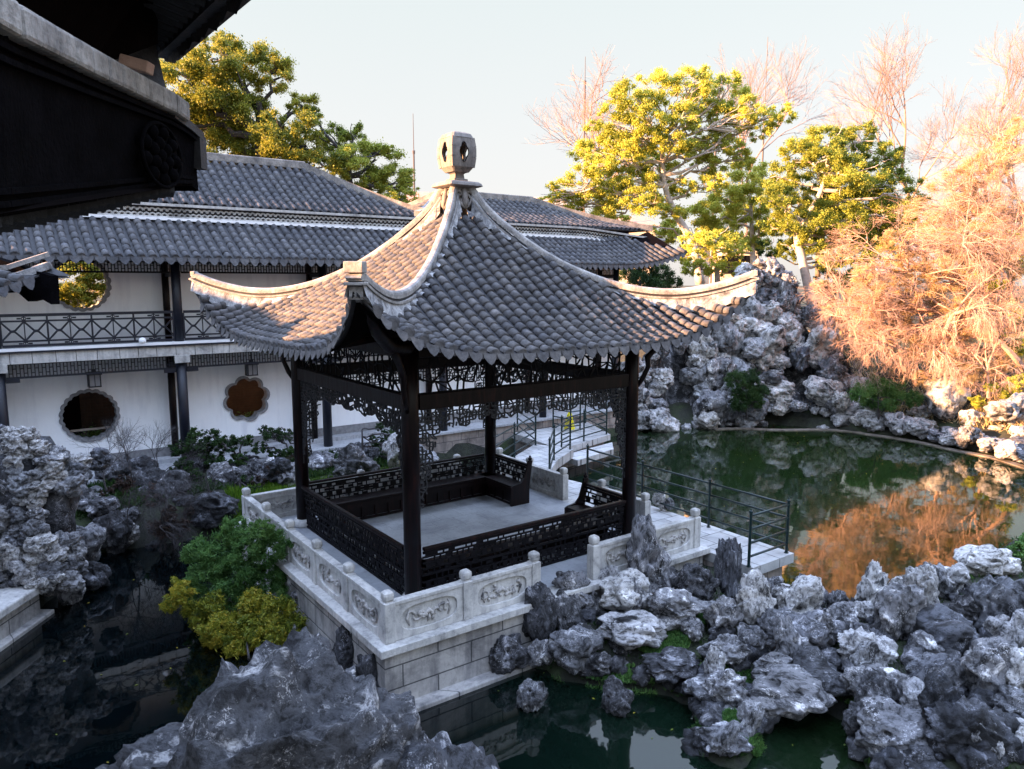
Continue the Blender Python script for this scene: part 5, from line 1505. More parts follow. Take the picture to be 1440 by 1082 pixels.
# yellow folding caution board
e = empty('caution_board', FRAME @ Matrix.Translation((11.95, 10.25, -.28)) @ Matrix.Rotation(.35, 4, 'Z')); tag(e, 'yellow folding caution board standing on the stone landing', 'sign')
for s_ in (-1, 1):
    mb = MB(); P = [(-.15, 0), (.15, 0), (.11, .55), (.06, .62), (-.06, .62), (-.11, .55)]
    v = [(x, s_ * (.13 * (1 - z / .62) + .004), z) for x, z in P] + [(x, s_ * (.13 * (1 - z / .62) + .02), z) for x, z in P]
    mb.add(v, [tuple(range(6)), tuple(range(11, 5, -1))] + [(i, 6 + i, 6 + (i + 1) % 6, (i + 1) % 6) for i in range(6)]); b = mb.build('board', M['yellow'], e)
    mb = MB(); mb.tube([(-.06, s_ * .10, .22), (0, s_ * .065, .42), (.06, s_ * .10, .22), (-.06, s_ * .10, .22)], .008, 4); mb.build('warning_triangle', M['black'], b)

# ------------------------------------------------------------------ far rockery and shore stones
R_ = random.Random(17)
def vtop(u):
    P = [(896, 520), (905, 490), (940, 478), (985, 450), (1010, 420), (1040, 398), (1060, 378), (1085, 372), (1110, 385), (1122, 425), (1140, 462), (1175, 470), (1200, 505), (1215, 545), (1230, 560)]
    return float(np.interp(u, [p[0] for p in P], [p[1] for p in P]))
def vsh(u): return float(np.interp(u, [880, 960, 1010, 1100, 1200, 1300, 1400, 1440], [612, 606, 603, 604, 606, 624, 644, 658]))
def ysh(u): return at_z(u, vsh(u), -1.0).y
def face(u, v):   # point of the rock face
    f = max(0, (vsh(u) - v) / 230.0); y = ysh(u) + .35 + 2.6 * f; return at_y(u, v, y)
CAVES = [(948, 505, 20, 26), (955, 560, 20, 46), (1120, 592, 46, 14), (1128, 532, 24, 22), (1193, 520, 26, 9), (1050, 505, 14, 8), (1075, 415, 7, 14), (1140, 560, 14, 14)]
def in_cave(u, v): return any(((u - a) / c) ** 2 + ((v - b) / d) ** 2 < 1 for a, b, c, d in CAVES)
rk = empty('rockery_mound', None); tag(rk, 'dark core of the tall grotto rockery across the pond', 'rockery')
us = np.arange(892, 1240, 6); nv = 34; V, F = [], []
for u in us:
    for j in range(nv + 1):
        v = vsh(u) + 10 - (vsh(u) + 10 - vtop(u) - 8) * j / nv
        p = face(u, v); d = 1.0 if in_cave(u, v) else .30; n = noise.noise(p * 1.4) * .25
        V.append((p.x + d * .25, p.y + d + n + .1, p.z))
m = nv + 1
for i in range(len(us) - 1):
    for j in range(nv): F.append((i * m + j, (i + 1) * m + j, (i + 1) * m + j + 1, i * m + j + 1))
nb = len(V)
for i, u in enumerate(us):
    p = V[i * m + nv]; V.append((p[0] + .5, p[1] + 1.6, p[2] - .3)); V.append((p[0] + .8, p[1] + 2.6, h1(p[0], p[1] + 2.6) - .8))
for i in range(len(us) - 1):
    a, b = nb + 2 * i, nb + 2 * i + 2
    F.append((i * m + nv, (i + 1) * m + nv, b, a)); F.append((a, b, b + 1, a + 1))
np_mesh('mound_core', V, F, M['rock_dark'], rk, smooth=True)
far = []
v = 380
while v < 606:
    u = 898 + R_.uniform(-6, 6)
    while u < 1236:
        s_ = R_.uniform(24, 44) * (1.25 if R_.random() < .15 else 1)
        if vtop(u) - 4 < v < vsh(u) + 2 and not in_cave(u, v):
            p = face(u, v); dist = p.y; w = s_ * dist / FPX
            o = rock(R_.choice(ROCKS + TALL[:2]), p.x + R_.uniform(-.1, .1), p.y + R_.uniform(-.2, .25), p.z - w * .5, w * R_.uniform(.9, 1.25), w * R_.uniform(.9, 1.3), w * R_.uniform(.75, 1.35), R_.uniform(0, 6.28), R_.choice(['rock_pale', 'rock_pale', 'rock', 'rock_pale']), None, 'rock', 'stones of the far grotto rockery', R_.uniform(-.3, .3), 'rock', R_.uniform(-.3, .3))
            far.append((round((v - 380) / 32), o))
        u += s_ * .78
    v += 21
rb = []
for i in range(520):
    u = R_.uniform(896, 1240); v = R_.uniform(375, 612)
    if vtop(u) < v < vsh(u) + 3 and not in_cave(u, v):
        p = face(u, v); w = R_.uniform(.18, .50); rb.append((p.x, p.y + .05, p.z, w, w, w * R_.uniform(.5, 1.0)))
rubble('rubble', 'small pale stones packed between the big ones of the far grotto rockery', rb, 'rock_pale', 3)
rows_ = {}
for r_, o in far: rows_.setdefault(r_, []).append(o)
rn_names = ['summit row', 'second row', 'third row', 'fourth row', 'fifth row', 'sixth row', 'waterline row', 'lowest row']
for r_ in sorted(rows_): rank_labels(rows_[r_], 'pale pitted stone, far grotto rockery, %s, #' % rn_names[min(r_, 7)])
# standing stones on its top
rock(TALL[0], *face(1086, 405), 1.1, .9, 1.3, .4, 'rock_pale', 'tall pale pillar stone crowning the far grotto rockery', 'rock')
rock(TALL[1], *(face(1060, 410)), .9, .7, 1.0, 1.4, 'rock', 'grey standing stone left of the pillar stone on the far rockery', 'rock')
rock(TALL[2], *(face(1108, 440)), 1.0, .9, 1.7, 2.4, 'rock', 'grey upright stone right of the pillar stone on the far rockery', 'rock')
rock(TALL[3], *at_y(956, 500, 31.2), .7, .6, .95, .2, 'rock_pale', 'small white finger stone by the pavilion eave on the far rockery', 'rock')
rock(TALL[0], *at_y(932, 505, 31.0), .6, .6, .8, 2.2, 'rock', 'small grey finger stone nearest the pavilion on the far rockery', 'rock')
e = rock(ROCKS[10], *at_y(1180, 582, 29.9), 1.0, .8, .95, 1, 'rock_pale', 'round white stone at the water between the two green bushes', 'rock')
# shore stones to the right
sh1 = []
u = 1195
while u < 1475:
    s_ = R_.uniform(26, 46); p = at_z(u, vsh(min(u, 1440)) - 3 + max(0, u - 1440) * .3, -.95); w = s_ * p.y / FPX
    sh1.append(rock(R_.choice(ROCKS), p.x, p.y + .15, -1.02 + .10, w * 1.15, w, w * R_.uniform(.7, 1.0), R_.uniform(0, 6.28), R_.choice(['rock_pale', 'rock', 'rock_pale']), None, 'rock', 'stones along the right shore'))
    u += s_ * .8
rank_labels(sh1, 'rounded pale stone lining the right shore at the waterline, #')
sh2 = []
for k, (dv, dy) in enumerate(((-22, 1.0), (-42, 1.9))):
    u = 1205; row = []
    while u < 1470:
        s_ = R_.uniform(26, 50); p = at_y(u, vsh(min(u, 1440)) + dv + R_.uniform(-4, 4), ysh(min(u, 1440)) + dy); w = s_ * p.y / FPX
        row.append(rock(R_.choice(ROCKS), p.x, p.y, p.z - .35 * w, w * 1.2, w, w * R_.uniform(.6, .9), R_.uniform(0, 6.28), R_.choice(['rock_pale', 'rock', 'rock_pale']), None, 'rock', 'stones along the right shore'))
        u += s_ * R_.uniform(.9, 1.3)
    rank_labels(row, 'pale stone, right shore bank, %s row from the water, #' % ('second', 'third')[k])
rock(ROCKS[12], *at_y(1325, 590, 28.6), 2.0, 1.6, 1.7, .5, 'rock_pale', 'large layered pale boulder under the drooping pink twigs', 'rock')
rock(ROCKS[9], *at_y(1412, 602, 26.5), 1.5, 1.4, 1.3, .9, 'rock_pale', 'sunlit boulder at the right edge of the far shore', 'rock')
# kerb at the waterline of the far shore
mb = MB(); P = []
for u in range(1000, 1470, 20):
    q = at_z(u, vsh(min(u, 1440)) + max(0, u - 1440) * .35, -.98); P.append((q.x + .1 * math.sin(u * .9), q.y + .12 * math.sin(u * .37), -1.0))
for a, b in zip(P[:-1], P[1:]): mb.bar(a, b, .30, .07)
k_ = mb.build('pond_kerb', M['kerb']); tag(k_, 'low tan kerb along the waterline of the far shore', 'kerb')

for (u0, v0, u1, v1, me_, mt_, lb) in ((918, 692, 936, 716, TALL[1], 'rock_pale', 'small pinkish pointed stone behind the balustrade on the deck'), (934, 700, 950, 718, ROCKS[3], 'rock_pale', 'small white stone beside the pinkish one on the deck')):
    rock_px(u0, v0, u1, v1, DZ + .04, me_, mt_, lb, 'small stones on the deck')
# rocks on the quay and beside it
R_ = random.Random(31)
ql = []
def qtop(u): return float(np.interp(u, [-30, 0, 50, 70, 85, 105, 118, 132, 150, 200], [598, 598, 600, 615, 645, 650, 628, 640, 700, 760]))
v = 604
while v < 815:
    u = -20
    while u < 112:
        s_ = R_.uniform(24, 40)
        if v > qtop(u) and not (55 < u < 110 and 690 < v < 745):
            y = 13.6 - (v - 600) / 215 * .9 + max(0, u - 60) * .012; p = at_y(u, v + 8, y); w = s_ * y / FPX
            if p.z > -.8 and (p.x < -8.3 or p.y > 12.9):
                ql.append((int((v - 600) // 45), rock(R_.choice(ROCKS + TALL), p.x, p.y, p.z - w * .4, w * 1.3, w * 1.2, w * R_.uniform(.8, 1.2), R_.uniform(0, 6.28), R_.choice(['rock_pale', 'rock_pale', 'rock']), None, 'rock', 'rocks piled on the quay', R_.uniform(-.3, .3))))
        u += s_ * .75
    v += 19
rows_ = {}
for r_, o in ql: rows_.setdefault(r_, []).append(o)
for r_ in sorted(rows_): rank_labels(rows_[r_], 'hollowed grey stone, quay pile, %s tier from top, #' % ['first', 'second', 'third', 'fourth', 'fifth'][r_])
mb = MB(); V0, F0 = ico(4)
vv = []
for q in V0:
    k = 1 + .25 * noise.noise(q * 2.5); vv.append((-9.35 + q.x * .95 * k, 13.75 + q.y * .75 * k, .75 + q.z * 1.45 * k))
mb.add(vv, F0); o = mb.build('rock_pile_core', M['rock_dark'], smooth=True); tag(o, 'dark inner rock of the pile on the quay below the eave corner', 'rock')
for t in [(58, 800, 112, 856, -1.05, 'R6', 'rock', 'grey stone at the waterline against the corner of the quay'), (100, 792, 146, 834, -1.0, 'R8', 'rock_dark', 'dark flat stone at the waterline right of the quay corner'), (88, 735, 140, 792, -.75, 'R4', 'rock', 'grey rounded stone at the water right of the quay'), (130, 718, 178, 772, -.8, 'R6', 'rock_dark', 'dark stone below the bare shrubs on the left bank'),
          (92, 680, 150, 740, -.6, 'R11', 'rock', 'light grey stone behind the quay pile on the left bank'), (168, 735, 196, 768, -.85, 'T1', 'rock_pale', 'small white jagged stone at the dark water on the left'),
          (118, 628, 152, 662, .9, 'T0', 'rock', 'small upright stone against the white wall on the left'), (268, 690, 330, 740, -.6, 'R5', 'rock_dark', 'dark stone under the bushes left of the pavilion'),
          (215, 660, 268, 715, -.4, 'R12', 'rock_dark', 'dark boulder behind the bare shrubs on the left bank'), (318, 655, 356, 690, -.2, 'R3', 'rock_dark', 'dark rounded boulder beside the right bush at the gallery'),
          (365, 640, 415, 690, -.2, 'R9', 'rock_dark', 'dark craggy boulder behind the left pavilion column'), (312, 722, 342, 742, -.75, 'R2', 'rock_pale', 'small pale stone on the bank by the far left corner post')]:
    rock_px(*t[:5], pick(t[5]), t[6], t[7], 'stones of the left bank')
bk = []
for i in range(34):
    x = R_.uniform(-4.2, 5.0); y = R_.uniform(8.6, 10.8); p = W(x, y); w = R_.uniform(.35, .85)
    bk.append(rock(R_.choice(ROCKS), p.x, p.y, h1(p.x, p.y) - .15, w, w, w * R_.uniform(.6, 1.0), R_.uniform(0, 6.28), R_.choice(['rock_dark', 'rock', 'rock_dark']), None, 'rock', 'rocks in the bed along the gallery'))
rank_labels(bk, 'dark grey rock in the planted bed along the gallery front, #')
for x, y, w, h, lb, mt in ((2.6, 7.9, 1.2, 1.1, 'squat dark boulder seen through the pavilion beside the small shrub', 'rock_dark'), (4.0, 8.2, .9, 1.1, 'pale fissured rock seen through the pavilion near its back column', 'rock_pale'), (4.9, 8.4, 1.0, .9, 'pale fissured rock right behind the back column', 'rock_pale'), (1.0, 8.3, .9, .7, 'bluish rock seen through the pavilion at the left', 'rock')):
    p = W(x, y); rock(ROCKS[int(x * 3) % 14], p.x, p.y, h1(p.x, p.y) - .1, w, w * .9, h, x, mt, lb, 'rock', 'rocks behind the pavilion')

# ------------------------------------------------------------------ foliage tools
def puffs(C, Rd, per, frac, rng, flat=.8):
    oc, orr, ot = [], [], []
    for c, r in zip(C, Rd):
        t = rng.random()
        for _ in range(per):
            d = rng.normal(size=3); d /= np.linalg.norm(d); q = r * rng.uniform(.45, .95)
            oc.append(np.array(c) + d * q * [1, 1, flat]); orr.append(r * frac * rng.uniform(.6, 1.3)); ot.append(np.clip(t * .6 + rng.random() * .4, 0, 1))
    return np.array(oc), np.array(orr), np.array(ot)
def limb(mb, a, b, r0, r1, rn, wob=.12, n=6, k=6):
    a, b = Vector(a), Vector(b); L = (b - a).length; pts = []
    for i in range(k + 1):
        f = i / k; j = math.sin(PI * f) * L * wob
        pts.append(a.lerp(b, f) + Vector((rn.uniform(-j, j), rn.uniform(-j, j), rn.uniform(-j, j) * .6)))
    mb.tube(pts, [r0 + (r1 - r0) * i / k for i in range(k + 1)], n, False); return pts
def tree(name, label, trunk, tr, clumps, y, leafm, barkm, n, size, seed, group=None, per=14, frac=.34, flat=.75, aspect=.5, ydep=.6, fork=None, droop=0, cat='tree', limbs=True, shell=.55, twigs=3, dens=2.2):
    rn = random.Random(seed); rg = np.random.default_rng(seed)
    C, Rd = [], []
    for (u, v, rp) in clumps:
        yy = y + rn.uniform(-1, 1) * ydep * rp * y / FPX * 1.6; p = at_y(u, v, yy); C.append(np.array(p)); Rd.append(rp * yy / FPX)
    base = Vector(trunk[0]); e = empty(name, Matrix.Translation(base)); tag(e, label, cat, group)
    inv = -base
    mb = MB(); P = [Vector(p) + inv for p in trunk]
    P2 = [Vector(q) for q in resample(P, 4)]
    mb.tube(P2, [tr * (1 - .65 * i / (len(P2) - 1)) for i in range(len(P2))], 9)
    mb.build('trunk', M[barkm], e, smooth=True)
    if limbs:
        mb = MB()
        for c, r in zip(C, Rd):
            c = Vector(c) + inv
            s_ = min(P2[len(P2) // 3:], key=lambda q: (q - c).length + rn.uniform(0, 1.5) + max(0, q.z - c.z) * .8)
            pts = limb(mb, s_, c, tr * .38, .03, rn)
            for _ in range(twigs):
                d = Vector((rn.gauss(0, 1), rn.gauss(0, 1), rn.gauss(.2, .7))).normalized() * r * .8
                limb(mb, pts[rn.randrange(3, len(pts))], c + d, tr * .12, .012, rn, .15, 4, 4)
        mb.build('limbs', M[barkm], e)
    pc, pr, pt = puffs(C, Rd, int(per * dens), frac * .78, rg, flat)
    V, F, T = leaf_cloud(pc, pr, int(n * 4.0), size * .40, flat, aspect, pt, droop, shell * .5, rg)
    V = V + np.array(inv)
    np_mesh('crown', V, F, M[leafm], e, cols=T)
    return e

# ------------------------------------------------------------------ trees
G1 = 'trees behind the buildings'
tree('camphor_tree', 'big broad evergreen with golden green crown rising behind the gallery at left', [(-13.5, 38, -.3), (-13.2, 38, 4), (-12.6, 38, 8), (-12.4, 38, 12)], .55,
     [(300, 88, 46), (340, 78, 40), (380, 105, 38), (265, 120, 50), (245, 90, 36), (320, 140, 52), (285, 175, 50), (350, 170, 50), (240, 165, 40), (400, 175, 44), (425, 150, 26), (390, 215, 46), (330, 215, 50), (270, 225, 44), (235, 215, 34), (430, 205, 36), (455, 235, 34), (318, 62, 22)], 38, 'leaf_camphor', 'bark_dark', 85000, .26, 1, G1, per=12, frac=.36)
tree('evergreen_tree', 'darker evergreen with open crown right of the big one, above the gallery ridge', [(-7.6, 39, -.3), (-7.8, 39, 5), (-8.2, 39, 9), (-8.3, 39, 11)], .35,
     [(470, 195, 26), (500, 190, 22), (440, 165, 18), (490, 225, 34), (530, 225, 34), (555, 245, 30), (520, 265, 36), (560, 280, 26), (480, 262, 30), (572, 262, 16), (545, 215, 16)], 39, 'leaf_olive', 'bark_dark', 30000, .24, 2, G1, per=10, frac=.36)
tree('golden_tree', 'tall pale-limbed tree with sparse yellow green crown in the centre right', [at_y(985, 400, 40), at_y(975, 345, 40), at_y(950, 300, 40), at_y(935, 262, 40), at_y(930, 200, 40)], .26,
     [(880, 140, 34), (925, 125, 36), (975, 118, 34), (1025, 125, 30), (860, 180, 36), (910, 170, 34), (960, 165, 30), (1010, 165, 30), (1055, 155, 28), (1095, 160, 22), (830, 215, 30), (875, 225, 38), (920, 230, 34), (820, 260, 34), (865, 275, 40), (910, 285, 32), (800, 285, 24), (985, 215, 26), (1030, 200, 24), (960, 262, 24), (1000, 260, 22), (780, 268, 16), (1045, 225, 20), (890, 255, 34), (840, 235, 28), (950, 200, 30), (1000, 195, 26), (900, 200, 30), (850, 300, 26), (770, 285, 18), (945, 300, 22), (985, 145, 30), (1070, 180, 24), (1000, 230, 26)], 40, 'leaf_gold', 'bark_pale', 90000, .24, 3, 'trees across the pond', per=14, frac=.36, shell=.3, twigs=9)
tree('golden_tree', 'low sunlit yellow green bush-like tree behind the roof tip on the right', [at_y(1010, 415, 36), at_y(1008, 380, 36), at_y(1005, 350, 36)], .18,
     [(980, 345, 26), (1010, 335, 26), (1035, 350, 22), (1000, 372, 24), (975, 375, 20), (1030, 378, 20), (960, 360, 16)], 36, 'leaf_gold', 'bark_pale', 9000, .2, 4, 'trees across the pond')
tree('golden_tree', 'yellow green tree filling the gap behind the tall pale-limbed one', [at_y(1060, 400, 44), at_y(1058, 340, 44), at_y(1055, 270, 44)], .2,
     [(1050, 250, 34), (1020, 280, 32), (1080, 270, 30), (1050, 300, 34), (985, 300, 30), (1020, 325, 28), (1085, 310, 28), (940, 325, 24), (870, 315, 22), (1060, 340, 24)], 44, 'leaf_gold', 'bark_pale', 40000, .24, 31, 'trees across the pond', per=12, frac=.4, shell=.3)
tree('pine_tree', 'round crowned olive green tree with a pale leaning trunk on the mound', [at_y(1148, 462, 33.5), at_y(1140, 420, 33.5), at_y(1128, 365, 33.5), at_y(1122, 325, 33.8), at_y(1150, 280, 34), at_y(1165, 235, 34)], .24,
     [(1160, 200, 34), (1205, 195, 34), (1120, 215, 30), (1240, 225, 34), (1100, 250, 30), (1150, 245, 40), (1200, 245, 40), (1260, 265, 34), (1110, 290, 34), (1165, 290, 38), (1215, 290, 40), (1265, 300, 30), (1085, 320, 20), (1140, 335, 28), (1190, 330, 34), (1235, 335, 30), (1290, 285, 20), (1205, 365, 26), (1165, 370, 22), (1110, 350, 22), (1180, 265, 40), (1130, 310, 34), (1220, 255, 36), (1190, 310, 38), (1240, 300, 36), (1165, 220, 32), (1095, 275, 28)], 34, 'leaf_olive', 'bark_pale', 90000, .20, 5, 'trees across the pond', per=14, frac=.32)
tree('dark_evergreen', 'dark green clipped evergreen below the right end of the gallery roof', [at_y(900, 420, 37), at_y(900, 395, 37)], .15, [(885, 385, 18), (910, 380, 20), (935, 388, 18), (900, 400, 20), (925, 405, 18), (950, 398, 12)], 37, 'leaf_dark', 'bark_dark', 12000, .16, 6, 'trees across the pond', frac=.48, flat=.95, dens=3, twigs=1)
tree('dark_evergreen', 'dark thicket in the shade under the round crowned olive tree', [at_y(1190, 450, 35.5), at_y(1190, 400, 35.5)], .15, [(1085, 350, 22), (1100, 400, 22), (1165, 400, 26), (1200, 395, 26), (1180, 440, 26), (1215, 430, 24), (1110, 430, 18)], 36, 'leaf_dark', 'bark_dark', 16000, .2, 7, 'trees across the pond')
# orange foliage trees on the right bank
tree('orange_tree', 'wide weeping tree with orange brown fine foliage filling the right edge', [at_y(1412, 610, 29), at_y(1410, 540, 29), at_y(1400, 440, 29.4), at_y(1402, 360, 30), at_y(1385, 300, 30)], .22,
     [(1390, 235, 40), (1430, 200, 40), (1340, 265, 36), (1300, 300, 30), (1260, 340, 28), (1215, 385, 26), (1350, 290, 34), (1400, 300, 42), (1320, 330, 34), (1365, 350, 42), (1420, 360, 44), (1280, 375, 34), (1330, 390, 42), (1390, 410, 44), (1250, 410, 32), (1290, 430, 38), (1350, 450, 42), (1430, 440, 36), (1220, 430, 26), (1250, 465, 30), (1310, 490, 34), (1440, 310, 36)], 29.5, 'leaf_orange', 'bark_pink', 36000, .38, 8, 'trees across the pond', per=14, frac=.46, flat=.8, aspect=.09, droop=.1, shell=.2, twigs=34)
tree('orange_bush', 'low orange brown bush above the rockery right of the leaning trunk', [at_y(1190, 480, 31.5), at_y(1190, 450, 31.5)], .1,
     [(1170, 440, 20), (1195, 425, 24), (1225, 445, 26), (1200, 470, 24), (1240, 480, 24), (1265, 500, 22), (1280, 470, 24), (1180, 480, 14), (1150, 400, 12), (1160, 360, 14)], 31.5, 'leaf_orange', 'bark_pink', 24000, .17, 9, 'trees across the pond', flat=.8, aspect=.08, per=12, shell=.2, frac=.42, twigs=8)
tree('orange_bush', 'low orange brown bush at the right edge above the sunlit boulder', [at_y(1380, 590, 28.5), at_y(1380, 550, 28.5)], .1,
     [(1360, 520, 28), (1400, 510, 30), (1435, 520, 30), (1340, 545, 22), (1390, 560, 24), (1430, 570, 26), (1300, 530, 20)], 28.6, 'leaf_orange', 'bark_pink', 14000, .17, 10, 'trees across the pond', flat=.8, aspect=.08, per=12, shell=.2, frac=.42, twigs=10)
tree('yellow_green_bush', 'sunlit yellow green bush at the right edge amid orange twigs', [at_y(1400, 480, 29.2), at_y(1400, 440, 29.2)], .08, [(1395, 470, 20), (1425, 455, 24), (1385, 440, 14), (1430, 490, 18), (1400, 400, 14)], 28.6, 'leaf_gold', 'bark', 9000, .15, 11, 'trees across the pond')
tree('yellow_green_bush', 'small sunlit green bush low at the right edge by the shore', [at_y(1415, 580, 27.5), at_y(1415, 560, 27.5)], .06, [(1420, 555, 18), (1395, 545, 10), (1375, 565, 12), (1435, 535, 16)], 27.5, 'leaf_gold', 'bark', 6000, .13, 12, 'trees across the pond')
# green bushes on the far shore
tree('green_bush', 'feathery dark green bush growing on the ledge of the grotto rockery', [at_y(1050, 590, 29.9), at_y(1050, 560, 29.9)], .05, [(1035, 535, 16), (1055, 530, 15), (1050, 552, 20), (1072, 550, 14), (1040, 565, 15), (1065, 565, 12)], 29.9, 'leaf_dark', 'bark_dark', 12000, .11, 13, 'shrubs on the far shore', frac=.48, flat=.95, dens=3, twigs=1)
tree('green_bush', 'rounded fresh green bush at the foot of the orange tree on the shore', [at_y(1235, 590, 28.9), at_y(1235, 560, 28.9)], .05, [(1212, 553, 17), (1235, 545, 18), (1260, 552, 18), (1225, 565, 15), (1285, 560, 14), (1250, 570, 12)], 28.9, 'leaf_fresh', 'bark_dark', 16000, .11, 14, 'shrubs on the far shore', frac=.48, flat=.95, dens=3, twigs=1)
tree('green_bush', 'dark moss green bush behind the roof corner above the far rockery', [at_y(975, 480, 32.5), at_y(975, 465, 32.5)], .05, [(962, 470, 12), (975, 480, 14), (985, 470, 9)], 32.5, 'leaf_dark', 'bark_dark', 5000, .12, 15, 'shrubs on the far shore')
# shrubs beside the terrace
tree('green_shrub', 'feathery dark green shrub over the dark water left of the terrace', [at_z(370, 860, -1.1), at_z(370, 860, -.8), at_y(360, 830, 12.8)], .03,
     [(350, 765, 34), (310, 775, 36), (385, 770, 30), (290, 810, 32), (335, 810, 40), (380, 810, 34), (275, 775, 22), (330, 745, 24), (370, 745, 20), (270, 830, 16), (400, 840, 24), (320, 840, 30), (360, 850, 30), (390, 870, 26)], 12.9, 'leaf_fresh', 'bark_dark', 26000, .15, 16, 'shrubs left of the terrace', per=16, frac=.34, aspect=.22, flat=.9, limbs=False, dens=3)
tree('yellow_green_shrub', 'shrub with yellow and lime leaves in front of the green one', [at_z(350, 925, -1.1), at_z(350, 925, -.9), at_y(345, 890, 11.6)], .03,
     [(255, 832, 24), (240, 850, 14), (280, 860, 26), (310, 885, 30), (350, 880, 34), (390, 865, 32), (415, 885, 22), (340, 905, 26), (380, 900, 26), (320, 920, 22), (360, 922, 24), (400, 912, 20), (300, 900, 20), (345, 890, 30), (300, 850, 22), (360, 850, 26)], 11.7, 'leaf_yellow', 'bark_dark', 22000, .16, 17, 'shrubs left of the terrace', per=14, frac=.34, aspect=.28, flat=.9, limbs=False, dens=3)
tree('green_bush', 'small dark green bush at the right edge on the near bank', [at_z(1436, 800, -.6), at_z(1436, 795, -.3)], .04, [(1436, 772, 16), (1450, 762, 18), (1425, 785, 12), (1455, 785, 16)], at_z(1436, 800, -.6).y, 'leaf_fresh', 'bark_dark', 5000, .13, 66, 'shrubs on the near bank', limbs=False)
# bushes along the gallery
tree('dark_bush', 'dark green bush in front of the petal shaped window wall', [W(.2, 10.0, -.2), W(.2, 10.0, .4)], .05, [(300, 615, 18), (320, 625, 20), (285, 640, 16), (305, 650, 20), (335, 645, 16), (345, 620, 12)], W(.2, 10, 0).y, 'leaf_dark', 'bark_dark', 12000, .09, 18, 'bushes along the gallery', frac=.34, shell=.3)
tree('dark_bush', 'small-leaved dark bush with bent stems just left of the pavilion column', [W(2.0, 10.1, -.2), W(2.0, 10.1, .5)], .05, [(380, 610, 16), (400, 612, 16), (365, 630, 14), (390, 640, 16), (408, 635, 12), (372, 605, 10)], W(2.0, 10, 0).y, 'leaf_dark', 'bark_dark', 6500, .09, 19, 'bushes along the gallery', frac=.3, shell=.3, twigs=7)
tree('dark_bush', 'small leafy bush on the squat dark boulder seen through the pavilion', [W(3.6, 9.6, -.2), W(3.6, 9.6, .8)], .05, [(540, 600, 14), (555, 612, 16), (530, 618, 12), (560, 630, 14), (545, 635, 12)], W(3.6, 9.6, 0).y, 'leaf_dark', 'bark_dark', 6000, .08, 20, 'bushes along the gallery', frac=.3, shell=.3, twigs=7)
for i, (u, v, y, lb, lm) in enumerate(((170, 690, 17.2, 'low dark reddish bush on the left bank beside the quay stones', 'leaf_red'), (215, 700, 17.4, 'low dark reddish bush under the double column', 'leaf_red'), (255, 665, 18.3, 'dark bush hiding the foot of the double column', 'leaf_dark'),
        (270, 625, 19.2, 'upright dark bush right of the double column', 'leaf_dark'), (340, 690, 18.0, 'dark bush on the bank left of the far terrace corner', 'leaf_dark'), (385, 672, 18.4, 'dark bush behind the far left corner post', 'leaf_red'), (290, 715, 17.0, 'dark low bush at the water behind the green shrub', 'leaf_red'), (235, 735, 16.2, 'sparse dark bush over the black water', 'leaf_red'))):
    p = at_y(u, v + 22, y)
    tree('dark_bush', lb, [(p.x, p.y, h1(p.x, p.y) - .1), (p.x, p.y, h1(p.x, p.y) + .3)], .03, [(u + dx, v + dv, rr_) for dx, dv, rr_ in ((0, 0, 20), (-18, 6, 15), (18, 4, 16), (4, -14, 14), (-8, 14, 14), (12, 16, 14))], y, lm, 'bark_dark', 5000, .10, 120 + i, 'bushes along the gallery', shell=.3, twigs=7)
lb_ = []
for i in range(30):
    u = R_.uniform(95, 400); v = R_.uniform(670, 752); p = at_z(u, v, -.6); w = R_.uniform(.35, .8)
    lb_.append(rock(R_.choice(ROCKS), p.x, p.y, h1(p.x, p.y) - .12, w, w, w * R_.uniform(.6, 1.1), R_.uniform(0, 6.28), 'rock_dark', None, 'rock', 'dark stones of the left bank'))
rank_labels(lb_, 'dark stone at the foot of the left bank by the black water, #')
# dark hedge and tree far behind the gallery windows
tree('courtyard_tree', 'golden green tree seen through the round upper window of the gallery', [W(-3.4, 22, -.2), W(-3.2, 22, 3), W(-2.8, 22, 6)], .2, [(90, 395, 34), (130, 400, 34), (110, 370, 34), (110, 430, 34), (75, 420, 30), (150, 380, 30)], W(-3, 22, 0).y, 'leaf_camphor', 'bark_pale', 20000, .2, 21, G1, shell=.3)

